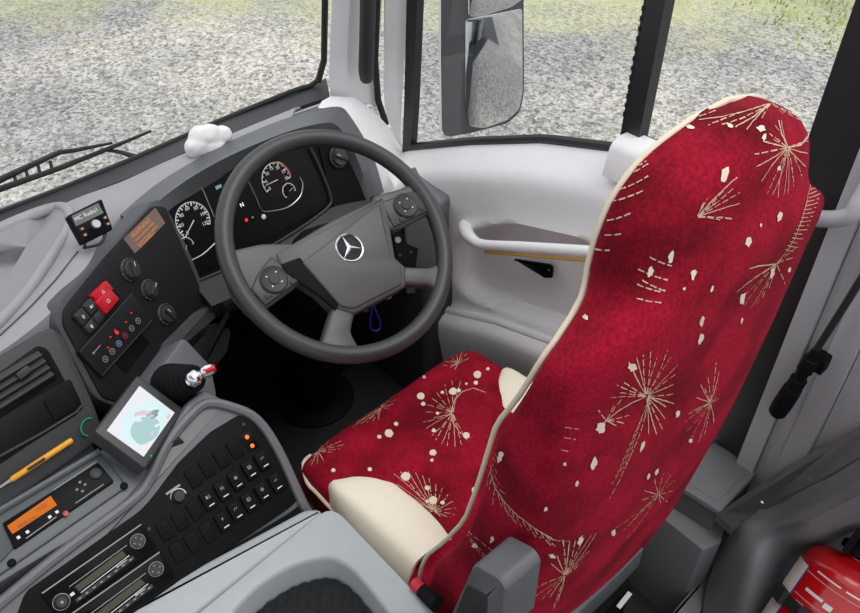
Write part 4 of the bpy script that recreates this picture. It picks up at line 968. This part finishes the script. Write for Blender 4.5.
class Pattern:                               # stitched star and dot motif lying on a fabric part
    def __init__(s, bld): s.b = bld; s.t = tree(bld)
    def hit(s, x, y):
        d = ray(x, y).normalized(); h = s.t.ray_cast(CAM, d); return (h[0], h[1] if h[1].dot(d) < 0 else -h[1]) if h[0] else None
    def strand(s, a, c, w_=.0011, bend=0, dash=False, mi=1):
        L = math.hypot(c[0]-a[0], c[1]-a[1]); n = max(3, int(L/2.2)); pts = []
        nx, ny = -(c[1]-a[1])/L, (c[0]-a[0])/L
        for i in range(n+1):
            t = i/n; o = bend*4*t*(1-t)*L+random.uniform(-.25, .25); pts.append(s.hit(a[0]+(c[0]-a[0])*t+nx*o, a[1]+(c[1]-a[1])*t+ny*o))
        for i in range(n):
            p, q = pts[i], pts[i+1]
            if not p or not q or (p[0]-q[0]).length > .03 or (dash and i % 4 == 3): continue
            d = (q[0]-p[0])
            if d.length < 1e-6: continue
            w2_ = w_*.52*random.uniform(.7, 1.3); sd = d.normalized().cross(p[1]).normalized()*w2_
            s.b.add([p[0]+sd+p[1]*.0009, q[0]+sd+q[1]*.0009, q[0]-sd+q[1]*.0009, p[0]-sd+p[1]*.0009], [(0, 1, 2, 3)], mi)
    def star(s, c, ends, w_=.0011, bend=.03, start=.04):
        for e in ends:
            s.strand((c[0]+(e[0]-c[0])*start, c[1]+(e[1]-c[1])*start), e, w_*random.uniform(.8, 1.2), bend*random.uniform(-1, 1), random.random() < .6)
    def dot(s, x, y, rx, ry=None, rot=0, mi=2, rough=.15):
        ry = ry or rx; n = 12; c = s.hit(x, y)
        if not c: return
        vs_ = [c[0]+c[1]*.0011]
        for k in range(n):
            a = 2*math.pi*k/n; f = 1+random.uniform(-rough, rough); u, v = rx*f*math.cos(a), ry*f*math.sin(a)
            h = s.hit(x+u*math.cos(rot)-v*math.sin(rot), y+u*math.sin(rot)+v*math.cos(rot))
            if not h or (h[0]-c[0]).length > .06: return
            vs_.append(h[0]+h[1]*.0011)
        s.b.add(vs_, [(0, 1+k, 1+(k+1) % n) for k in range(n)], mi)
Z2 = lambda L: [(540+x/2.453, 80+y/2.453) for x, y in L]
Z3 = lambda L: [(460+x/1.958, 300+y/1.958) for x, y in L]
Z1 = lambda L: [(280+x/2.093, 320+y/2.093) for x, y in L]
P = Pattern(bk)
P.star(Z2([(566, 58)])[0], Z2([(390, 98), (412, 112), (445, 110), (478, 116), (505, 122), (540, 100), (600, 88), (612, 80), (628, 88), (640, 92), (655, 108)]), bend=.05)
P.star(Z2([(606, 166)])[0], Z2([(524, 182), (528, 212), (542, 248), (556, 276), (568, 282), (582, 288), (596, 282), (606, 278), (620, 262), (640, 236), (650, 212), (655, 180), (656, 150), (590, 100), (575, 112), (560, 132), (545, 150), (565, 145)]), bend=.05)
for a, c in [((606, 166), (590, 130)), ((590, 130), (584, 100)), ((606, 166), (640, 158)), ((640, 158), (656, 138))]: P.strand(*Z2([a, c]), w_=.0022)
P.star(Z2([(384, 335)])[0], Z2([(482, 238), (476, 262), (488, 275), (488, 302), (474, 340), (440, 342), (430, 300), (452, 268), (400, 300), (410, 290)]))
for a, c in [((172, 300), (258, 270)), ((190, 246), (266, 206)), ((196, 270), (266, 236)), ((166, 345), (228, 325)), ((160, 380), (206, 376)), ((136, 415), (172, 417)), ((215, 222), (262, 200)), ((268, 433), (322, 455)), ((240, 463), (312, 490)), ((250, 490), (306, 517)), ((236, 535), (302, 546)), ((238, 500), (300, 520)), ((390, 90), (430, 76))]: P.strand(*Z2([a, c]), w_=.0013, bend=.03, dash=True)
cv = [(664, 246), (652, 300), (640, 345), (622, 390), (600, 425), (578, 450)]
for a, c in zip(cv, cv[1:]): P.strand(*Z2([a, c]), w_=.0018)
P.star(Z2([(578, 450)])[0], Z2([(480, 520), (490, 535), (500, 552), (515, 558), (528, 550), (545, 532), (560, 510), (505, 500), (512, 462), (530, 455), (600, 500), (632, 405), (618, 435), (545, 475)]))
for i in range(18):
    t = i/17; x = 664-(664-600)*t**1.5; y = 250+t*165; P.strand(*Z2([(x, y), (min(696, x+30-4*t), y-14+20*t)]), w_=.0008, bend=.03, dash=i % 2)
for x, y, rx, ry in [(540, 120, 14, 9), (548, 140, 6, 10), (368, 117, 12, 6), (465, 113, 10, 6), (450, 234, 11, 25), (584, 216, 5, 8), (510, 395, 8, 18), (586, 335, 7, 16), (375, 475, 8, 16), (495, 535, 7, 18), (568, 472, 6, 14), (540, 355, 3, 6), (420, 512, 4, 10), (610, 465, 4, 8), (394, 590, 4, 8), (606, 545, 3, 8), (352, 512, 4, 5), (320, 435, 8, 18), (270, 470, 9, 14), (160, 345, 5, 8), (493, 590, 3, 8), (112, 580, 5, 5)]:
    a = Z2([(x, y)])[0]; P.dot(a[0], a[1], rx/2.453*.8, ry/2.453*.85, .25, rough=.3)
P.star(Z3([(364, 188)])[0], Z3([(330, 120), (345, 112), (358, 106), (372, 100), (385, 112), (405, 96), (412, 110), (425, 126), (420, 145), (416, 165), (420, 182), (418, 202), (402, 208), (400, 232), (395, 252), (384, 262), (368, 262), (320, 160), (306, 165), (312, 180), (296, 190)]), start=.06)
cv = [(364, 188), (340, 198), (310, 215), (282, 238)]
for a, c in zip(cv, cv[1:]): P.strand(*Z3([a, c]), w_=.0016)
P.star(Z3([(285, 235)])[0], Z3([(270, 215), (268, 245), (300, 205), (305, 245), (320, 240), (330, 225), (275, 255), (345, 195), (318, 190)]))
cv = [(366, 195), (362, 225), (352, 260), (335, 300), (312, 350), (292, 388)]
for a, c in zip(cv, cv[1:]): P.strand(*Z3([a, c]), w_=.0011, dash=True)
for i in range(9):
    t = i/8; P.strand(*Z3([(364-34*t, 205+105*t), (352-56*t, 235+125*t)]), w_=.0008, dash=True)
P.star(Z3([(489, 200)])[0], Z3([(440, 238), (444, 255), (452, 272), (466, 278), (478, 262), (455, 215), (446, 222), (470, 165), (484, 150), (500, 122), (506, 140), (502, 168), (508, 182), (506, 192), (478, 172), (462, 190), (496, 240)]))
P.star(Z3([(388, 380)])[0], Z3([(300, 448), (318, 452), (330, 440), (322, 470), (345, 420), (412, 340), (420, 352), (415, 372), (398, 338), (380, 350), (360, 372), (352, 392), (366, 410), (392, 402), (405, 395)]))
P.star(Z3([(206, 538)])[0], Z3([(138, 568), (146, 580), (160, 585), (176, 580), (190, 590), (182, 604), (200, 468), (214, 472), (226, 466), (242, 464), (256, 460), (266, 456), (252, 490), (240, 512), (228, 522), (150, 560), (190, 500), (178, 515)]))
cv = [(66, 268), (62, 300), (61, 335), (70, 368), (88, 395), (112, 420), (145, 445), (182, 468)]
for a, c in zip(cv, cv[1:]): P.strand(*Z3([a, c]), w_=.0016)
def comb(cv, Zf, n, L, spread, dash=True):
    for i in range(n):
        k = i/(n-1)*(len(cv)-1.01); j = int(k); a, c = cv[j], cv[j+1]; x = a[0]+(c[0]-a[0])*(k-j); y = a[1]+(c[1]-a[1])*(k-j)
        g = math.atan2(c[1]-a[1], c[0]-a[0])+random.choice(spread)+random.uniform(-.1, .1); l = L*random.uniform(.7, 1.2)
        P.strand(*Zf([(x, y), (x+l*math.cos(g), y+l*math.sin(g))]), w_=.0009, bend=.05, dash=dash)
comb(cv, Z3, 22, 34, (-.45, .4, .25))
for a, c in [((205, 248), (232, 252)), ((204, 268), (226, 272)), ((198, 292), (216, 296)), ((0, 440), (70, 495)), ((10, 452), (50, 500)), ((20, 470), (60, 520)), ((60, 530), (130, 560))]: P.strand(*Z3([a, c]), w_=.0011, dash=True)
for x, y, rx, ry in [(336, 130, 11, 10), (275, 250, 12, 14), (262, 318, 7, 15), (356, 285, 5, 14), (425, 222, 5, 9), (470, 75, 6, 14), (472, 40, 6, 14), (246, 35, 9, 5), (118, 172, 10, 9), (80, 306, 7, 14), (168, 408, 4, 6), (64, 468, 5, 8), (30, 480, 8, 6), (235, 470, 6, 12), (368, 345, 4, 8), (384, 335, 4, 8), (205, 320, 4, 5), (180, 500, 9, 5), (450, 275, 6, 6), (300, 455, 6, 8), (228, 358, 4, 8)]:
    a = Z3([(x, y)])[0]; P.dot(a[0], a[1], rx/1.958*.75, ry/1.958*.8, .35, rough=.3)
make('backrest', bk, ['velvet', 'pattern', 'blob'], seat, angle=70, fix=False)
P = Pattern(cu_)
P.star(Z1([(362, 196)])[0], Z1([(305, 194), (308, 178), (318, 165), (328, 152), (345, 135), (360, 128), (378, 128), (300, 214), (306, 228), (318, 242), (326, 252), (338, 260), (350, 264), (366, 266), (380, 262), (392, 252), (330, 180), (322, 205)]))
cv = [(430, 152), (405, 143), (382, 150), (365, 168), (358, 192), (362, 215), (376, 236), (398, 247)]
for a, c in zip(cv, cv[1:]): P.strand(*Z1([a, c]), w_=.0016)
P.star(Z1([(322, 400)])[0], Z1([(238, 322), (252, 318), (268, 318), (284, 320), (298, 326), (312, 332), (326, 340), (340, 352), (352, 366), (362, 380), (368, 394), (366, 408), (350, 412), (246, 345), (262, 362), (278, 378), (292, 394), (305, 405), (336, 412)]))
P.star(Z1([(212, 184)])[0], Z1([(160, 216), (170, 218), (182, 216), (194, 212), (206, 208), (214, 164), (226, 160), (240, 158), (244, 166), (238, 176), (228, 186), (178, 200), (152, 226)]))
P.star(Z1([(80, 276)])[0], Z1([(50, 300), (56, 306), (66, 304), (78, 302), (92, 296), (128, 254), (134, 262), (126, 270), (110, 278), (104, 252), (92, 258), (60, 288)]))
P.star(Z1([(372, 92)])[0], Z1([(336, 84), (342, 96), (352, 102), (366, 104), (395, 80), (392, 70), (384, 64), (370, 72), (356, 76), (345, 78)]))
for x, y, r in [(295, 160, 9), (300, 176, 5), (413, 115, 9), (435, 103, 4), (410, 132, 5), (228, 238, 10), (208, 245, 5), (243, 218, 5), (263, 328, 11), (320, 278, 8), (318, 294, 4), (188, 313, 5), (112, 315, 5), (308, 352, 6), (320, 378, 10), (340, 383, 5), (308, 380, 4), (408, 357, 8), (362, 150, 9), (388, 66, 5), (390, 242, 8), (374, 148, 5), (330, 196, 4), (340, 152, 4), (390, 134, 3), (302, 120, 4), (322, 232, 5), (504, 142, 8)]:
    a = Z1([(x, y)])[0]; P.dot(a[0], a[1], r/2.093*.92, r/2.093*.85, 0, rough=.08)
cush = make('cushion', cu_, ['velvet', 'pattern', 'blob'], seat, angle=70, fix=False)
# cream bolsters
ct = tree(cu_)
def bolster(sd):
    edge = [(-.246, .232), (-.270, .243), (-.32, .247), (-.40, .247), (-.45, .246), (-.485, .243)]
    inn = [(-.258, .214), (-.274, .185), (-.305, .158), (-.36, .143), (-.43, .140), (-.485, .148)]
    rows = []; E_, I_ = cat([V((sd*x, y, 0)) for y, x in edge], 5), cat([V((sd*x, y, 0)) for y, x in inn], 5)
    n = len(E_)
    for i in range(n):
        row = []; q = math.sin(math.pi*min(1, (i+.1)/(n*.8))/2)
        for k in range(15):
            t = k/14; p = I_[i].lerp(E_[i], t); z = .470+.020*q*math.sin(math.pi*(t*.80))**.7-(.0 if t < .8 else .040*((t-.8)/.2)**1.6)
            row.append(V((p.x, p.y, z)))
        row.append(V((E_[i].x*.985, E_[i].y, .415))); rows.append(row)
    b = B(); b.shell(rows, .008 if sd > 0 else -.008); o = make('bolster', b, 'cream', seat, angle=60)
    o['label'] = 'cream leather bolster on the %s of the cushion' % ('window side' if sd > 0 else 'console side')
    return E_
Eb = bolster(-1); bolster(1)
cpts = []
for x_ in (-.205, -.228):
    h = ct.ray_cast(V((x_, 0, .436)), V((0, -1, 0)))
    if h[0]: cpts.append(h[0]+V((0, .002, 0)))
for y_ in [-.19-.03*i for i in range(12)]:
    h = ct.ray_cast(V((-.6, y_, .436)), V((1, 0, 0)))
    if h[0]: cpts.append(h[0]+V((-.002, 0, 0)))
b = B(); b.tube(cat(cpts, 3), .0040, 8); make('cushion_piping', b, 'piping', seat)
# backrest piping follows the front edge of the backrest, up one side, over the top, down the other
pp = []
for z in [.43+.03*i for i in range(23)]+[1.11, 1.125, 1.14, 1.155, 1.17, 1.185, 1.2, 1.23, 1.26, 1.28, 1.295, 1.308, 1.317]:
    wv = smt(WTAB, z, .006); yf = smt(YF, z); yb = smt(YB, z); lo_ = sm(.85, .65, z); pp.append(V((-wv*.97, yf-.004+.007*lo_, z+TILT(z)*((yf-yb)/2-.004))))
full = pp+[V((0, -.698, 1.320))]+[V((-p.x, p.y, p.z+.0-.13*max(0, -p.x+.03)*sm(1.16, 1.26, p.z))) for p in reversed(pp)]
b = B(); b.tube(full, .0034, 10); make('backrest_piping', b, 'piping', seat, angle=80)
# seat frame and base
b = B(); b.box(0, -.40, .03, .44, .42, .30, .02, .04); b.box(0, -.40, .0, .50, .50, .05, .01, .03); make('seat_base', b, 'black_plastic', seat)
b = B(); q = [un(x, y, 'y', -.715) for x, y in [(636, 548), (610, 575), (575, 608), (540, 642)]]
b.shell([cat([p+V((0, .03, .02)) for p in q], 4), cat([p+V((0, -.012, .012)) for p in q], 4), cat([p+V((0, -.014, -.035)) for p in q], 4), cat([p+V((0, .02, -.06)) for p in q], 4)], .004); make('recliner_cover', b, 'slate_grey', seat, angle=60)
b = B(); b.box(.08, -.62, .05, .26, .10, .13, .01, .02); make('base_mechanism', b, 'black_plastic', seat)
FLB = Frame(un(624, 600, 'y', -.68), r=V((1, 0, 0)), n=V((0, -.75, .6)))
b = B(); b.plate(uvs(FLB, [(616, 606), (628, 591), (632, 594), (620, 609)]), .0, .001, M=FLB.M()); make('label_tag', b, 'label_white', seat)
# folded armrest on the console side of the backrest
ar = empty('armrest', un(490, 590, 'x', -.30), 'dark grey folded armrest stub on the console side of the red seat', 'armrest')
FA = Frame((-.322, 0, 0), r=V((0, -1, 0)), n=V((-1, 0, 0)))
b = B(); b.plate(uvs(FA, [(438, 640), (470, 569), (474, 565), (498, 579), (505, 590), (500, 640)]), -.060, .0, .008, .007, M=FA.M()); make('arm_body', b, 'rear_dark', ar)
b = B(); b.plate(uvs(FA, [(445, 640), (468, 584), (486, 594), (488, 600), (484, 640)]), .0, .002, .006, .001, M=FA.M()); make('side_cap', b, 'dark_plastic', ar)
hc = un(500, 590, 'x', -.27); b = B(); b.tube([V((-.270, hc.y, hc.z)), V((-.236, hc.y, hc.z))], .022, 20); make('hinge', b, 'black_plastic', ar)
bc = empty('seat_belt_buckle', un(416, 586, 'x', -.275), 'seat belt buckle with red button between the seat and the pale bin', 'buckle')
b = B(); p0, p1 = un(414, 583, 'x', -.272), un(437, 604, 'x', -.272); b.tube([p0.lerp(p1, .35), p1], [.012, .014], 8); make('buckle_body', b, 'black_plastic', bc)
b = B(); b.tube([p0, p0.lerp(p1, .4)], .0105, 8); make('release_button', b, 'red_plastic', bc)
# ------------------------------------------------------------------ pale lid and tray left of the seat
TZ = .528
FTZ = Frame((0, 0, TZ), n=V((0, 0, 1)), r=V((1, 0, 0)))
tb_ = empty('storage_bin', FTZ.hit(330, 560), 'pale grey moulded storage bin with recessed tray beside the seat', 'storage bin')
strip = [(-20, 690), (108, 614), (304, 509), (318, 508), (324, 512), (196, 613), (60, 720)]
b = fplate(FTZ, strip, -.20, -.004, .01, .008); make('front_strip', b, 'tray_grey', tb_, angle=60)
outer = rounded(uvs(FTZ, [(60, 724), (196, 614), (322, 511), (330, 508), (340, 512), (445, 622), (512, 690), (380, 900)]), .03, 6)
inner_px = [(170, 700), (226, 622), (252, 592), (280, 572), (304, 562), (328, 558), (344, 564), (360, 578), (392, 618), (440, 680), (330, 860)]
inn = cat([V(p+(0,)) for p in uvs(FTZ, inner_px)], 5, True)
def ring_to(poly, n):                        # resample a closed loop by angle about the tray centre
    c = sum((V((p[0], p[1])) for p in inn_c), V((0, 0)))/len(inn_c); out = []
    for k in range(n):
        a = 2*math.pi*k/n; d = V((math.cos(a), math.sin(a))); best = None
        for i in range(len(poly)):
            p, q = V(poly[i-1][:2])-c, V(poly[i][:2])-c; e = q-p; den = d.x*e.y-d.y*e.x
            if abs(den) < 1e-12: continue
            t = (p.x*e.y-p.y*e.x)/den; s_ = (p.x*d.y-p.y*d.x)/den
            if t > 0 and -1e-6 <= s_ <= 1+1e-6 and (best is None or t > best): best = t
        out.append(c+d*(best or .01))
    return out
inn_c = inn; NR = 120
ro, ri = ring_to(outer, NR), ring_to(inn, NR); cen = sum(ri, V((0, 0)))/NR
sc2 = lambda R_, f: [cen+(p-cen)*f for p in R_]
lay = [(sc2(ro, 1), -.20), (sc2(ro, 1), -.010), (sc2(ro, .994), -.003), (sc2(ro, .984), 0), (sc2(ri, 1.05), 0), (sc2(ri, 1.02), -.002), (sc2(ri, 1.0), -.008), (sc2(ri, .975), -.045), (sc2(ri, .955), -.055)]
b = B(); b.loft([[V((p.x, p.y, TZ+h)) for p in R_] for R_, h in lay], closed=True)
b.add([V((p.x, p.y, TZ-.055)) for p in sc2(ri, .955)], [tuple(range(NR))]); make('tray', b, 'tray_grey', tb_, angle=50)
mp = sc2(ri, .945); b = B(); NF = 70
b.loft([[V((p.x, p.y, TZ-.049+.0045*abs(math.sin((p.x*.78-p.y*.62)*math.pi/.018))+random.uniform(0, .0012))) for p in sc2(mp, .02+.98*f/NF)] for f in range(NF+1)], closed=True)
b.add([V((p.x, p.y, TZ-.047)) for p in sc2(mp, .02)], [tuple(range(NR))])
o = make('ribbed_mat', b, 'carpet', base=V((cen.x, cen.y, TZ-.05)), fix=False); tag(o, 'dark ribbed carpet mat lying in the pale grey tray', 'mat')

# ------------------------------------------------------------------ behind the seat
b = B(); gp = [un(826, 219, 'x', .44), un(835, 219, 'x', .432), un(846, 217, 'x', .432), un(853, 213, 'x', .434), un(858, 204, 'x', .44), un(866, 190, 'x', .455), un(880, 160, 'x', .48)]
gp0 = [un(800, 216, 'x', .48), un(812, 218, 'x', .45)]+gp
tag(make('grab_tube', B().tube(cat(gp0, 4), .0135, 12), 'pillar_grey', base=gp[1], angle=80), 'grey tubular grab handle on the pillar behind the seat back', 'handle')
gn = empty('gooseneck_lamp', un(800, 380, 'x', .46), 'black gooseneck lamp hanging down against the grey pillar behind the seat', 'lamp')
b = B(); b.tube(cat([un(900, 220, 'x', .47), un(872, 262, 'x', .465), un(845, 305, 'x', .462), un(815, 352, 'x', .46)], 5), .0065, 10); make('gooseneck', b, 'rubber', gn)
b = B(); a0, a1 = un(818, 350, 'x', .46), un(776, 414, 'x', .455); L = [0, .12, .13, .30, .31, .42, .43, .56, .57, .70, .86, .97, 1]; r_ = [.009, .011, .014, .014, .011, .011, .015, .015, .0165, .0175, .0175, .016, .012]
b.tube([a0.lerp(a1, t) for t in L], [q*1.0 for q in r_], 16); make('lamp_head', b, 'black_plastic', gn)
b = B(); ck = un(822, 362, 'x', .478); b.box(0, 0, -.016, .03, .02, .032, .004, M=Matrix.Translation(ck)); make('clip', b, 'black_plastic', gn)
# grey lidded box against the wall
bx = empty('storage_box', un(722, 475, 'z', .36), 'grey plastic lidded box against the side wall behind the red seat', 'box')
FB = Frame((0, 0, .355), n=V((0, 0, 1)), r=V((1, 0, 0)))
tp = [(724, 432), (769, 460), (721, 512), (672, 482)]
b = fplate(FB, tp, -.012, .0, .012, .005); make('lid', b, 'rear_grey', bx)
tin = uvs(FB, [(726, 441), (758, 461), (718, 502), (684, 481)]); b = B(); b.plate(tin, 0, .0014, .008, .001, M=FB.M()); make('lid_panel', b, 'rear_grey', bx)
b = B(); b.plate(inset([V(p) for p in uvs(FB, tp)], .004), -.075, -.012, .01, M=FB.M()); make('body', b, 'rear_dark', bx)
# moulded covers
def cover(rows, name, mt, k=5, th=-.01):
    b = B(); G = [cat(r, k) for r in rows]; n = len(G[0]); cols = [cat([r[i] for r in G], k) for i in range(n)]
    b.shell([[c[i] for c in cols] for i in range(len(cols[0]))], th); return struct(make(name, b, mt, angle=70))
z_ = lambda x, y, z: un(x, y, 'z', z)
x_ = lambda x, y, v: un(x, y, 'x', v)
b = B(); q = [z_(716, 514, .345), x_(788, 466, .479), x_(850, 432, .476), x_(890, 410, .474), x_(868, 452, .44), x_(814, 483, .44), z_(760, 507, .37), z_(732, 528, .345)]
b.add(q+[p-V((0, 0, .02)) for p in q], [tuple(range(8)), tuple(range(8, 16))[::-1]]+[(i, (i+1) % 8, 8+(i+1) % 8, 8+i) for i in range(8)])
o = struct(make('trim_10', b, 'rear_dark'))
for x, y, z in ((789, 472, .472), (811, 479, .4445), (840, 444, .4745), (763, 502, .385)):
    b = B(); b.lathe([(.0035, 0), (.0035, .0015), (0, .003)], 12); make('screw', b, 'silver', o, M=Matrix.Translation(x_(x, y, z)+V((-.004, 0, .003))))
cover([[z_(700, 640, .10), z_(706, 590, .16), z_(722, 548, .24), z_(738, 524, .335), z_(762, 508, .366), x_(815, 484, .44), x_(868, 454, .44), x_(930, 420, .44)],
       [z_(712, 650, .10), z_(722, 600, .20), z_(738, 556, .31), z_(756, 530, .36), x_(786, 512, .415), x_(830, 490, .42), x_(876, 466, .42), x_(940, 434, .42)],
       [z_(740, 690, .10), z_(750, 620, .22), z_(764, 574, .31), z_(782, 545, .35), x_(808, 530, .36), x_(846, 512, .37), x_(890, 490, .37), x_(950, 460, .37)],
       [z_(780, 740, .02), z_(786, 660, .05), z_(796, 620, .06), z_(810, 590, .07), z_(836, 575, .07), z_(870, 560, .07), z_(910, 545, .07), z_(955, 520, .07)]], 'trim_11', 'rear_grey')
# low moulding and floor channel between seat base and box
b = B(); F7 = Frame((0, 0, .285), n=V((0, 0, 1)), r=V((1, 0, 0))); b.plate(uvs(F7, [(640, 498), (664, 490), (690, 470), (745, 490), (724, 532), (722, 541), (704, 549)]), -.285, -.005, .006, .004, M=F7.M()); struct(make('trim_12', b, 'rear_grey'))
b = B(); F8 = Frame((0, 0, .13), n=V((0, 0, 1)), r=V((1, 0, 0))); b.plate(uvs(F8, [(704, 550), (728, 556), (706, 600), (690, 640), (650, 640), (690, 590)]), -.13, 0, .008, .006, M=F8.M()); struct(make('trim_13', b, 'rear_grey'))
# ------------------------------------------------------------------ fire extinguisher
ex0 = un(812, 562, 'z', .52); R_ = .075
EX = V((ex0.x-.055, ex0.y-.036, .105)); H = .322; ETILT = Matrix.Rotation(math.radians(39), 4, 'Y')
fe = empty('fire_extinguisher', EX, 'red fire extinguisher with white label held by a black strap in the rear corner', 'fire extinguisher')
Me = Matrix.Translation(EX) @ ETILT
b = B(); b.lathe([(.066, 0), (.072, .006), (R_, .02), (R_, H), (R_*.985, H+.010), (R_*.92, H+.020), (R_*.78, H+.030), (R_*.55, H+.037), (.026, H+.040), (.018, H+.046), (.018, H+.066), (0, H+.066)], 48); make('cylinder', b, 'red_paint', fe, M=Me, angle=50)
dirc = (CAM-EX).xy; a0 = math.atan2(dirc.y, dirc.x)
def wrap(a, c, z0, z1, mi, bld, r=R_+.0006):
    n = max(2, int((c-a)/.06)); vs_ = []
    for i in range(n+1):
        t = a+(c-a)*i/n; vs_ += [(r*math.cos(t), r*math.sin(t), z0), (r*math.cos(t), r*math.sin(t), z1)]
    bld.add(vs_, [(2*i, 2*i+2, 2*i+3, 2*i+1) for i in range(n)], mi)
b = B(); left = a0-1.45
wrap(left-.2, left+.62, .10, H-.006, 0, b); wrap(left+.62, left+.66, .10, H-.006, 4, b, R_+.0007)
for zt, t0, t1, hh, mi in ((H+.004, .9, 1.5, .003, 0), (H+.002, 1.62, 2.2, .003, 0), (H-.03, .66, 2.9, .0018, 2), (H-.055, .9, 1.35, .006, 0), (H-.057, 1.4, 1.6, .010, 0), (H-.075, .7, 2.6, .0018, 2), (H-.085, .85, 1.8, .007, 2), (H-.098, .75, 2.5, .0016, 2)): wrap(left+t0, left+t1, min(zt, H)-hh+(.018 if zt < H else 0), min(zt, H)+(.018 if zt < H else 0), mi, b, R_+.0008)
wrap(left+1.75, left+2.7, H-.185, H-.095, 2, b)
for t in (1.10, 1.85):
    for k, (dx, dz, w2_, h2_) in enumerate(((0, 0, .16, .026), (.18, -.004, .10, .016), (.05, -.03, .12, .010))): wrap(left+t+dx, left+t+dx+w2_, H-.15-h2_+dz, H-.15+dz+.012, 0, b, R_+.0010)
wrap(left+.95, left+1.9, H-.33, H-.24, 3, b)
make('label', b, ['label_white', 'red_paint', 'label_pink', 'label_cream', 'blue'], fe, M=Me, fix=False)
b = B(); zc = H-.080
n = 48; b.loft([[V((r*math.cos(2*math.pi*i/n), r*math.sin(2*math.pi*i/n), z)) for i in range(n)] for r, z in ((R_+.001, zc-.011), (R_+.004, zc-.011), (R_+.004, zc+.011), (R_+.001, zc+.011))], closed=True)
for t in (left+.45, left+1.3): b.box(R_+.006, 0, zc-.014, .012, .034, .028, .003, M=Matrix.Rotation(t, 4, 'Z'))
make('strap', b, 'rubber', fe, M=Me)
b = B(); b.lathe([(.020, H+.048), (.034, H+.054), (.034, H+.066), (.020, H+.076), (.020, H+.10), (0, H+.10)], 20); b.tube([V((.03*math.cos(left+1.2+t), .03*math.sin(left+1.2+t), H+.09)) for t in (-.3, 0, .3)], .008, 8)
make('valve', b, 'black_plastic', fe, M=Me)
b = B(); tt = a0+math.pi*.80
b.tube(cat([V((0, 0, H+.10)), V((.05*math.cos(tt), .05*math.sin(tt), H+.105)), V((.085*math.cos(tt), .085*math.sin(tt), H+.085)), V((.10*math.cos(tt+.3), .10*math.sin(tt+.3), H+.02)), V((.10*math.cos(tt+.5), .10*math.sin(tt+.5), H-.2))], 5), .010, 10); make('hose', b, 'rubber', fe, M=Me)
b = B(); b.box(.04*math.cos(left+.9), .04*math.sin(left+.9), H+.05, .02, .012, .05, .003); make('lever', b, 'black_plastic', fe, M=Me)
b = B(); b.box(0, 0, 0, .2, .2, .115, .006, M=Matrix.Translation(V((EX.x, EX.y, 0)))); struct(make('trim_14', b, 'rear_dark'))
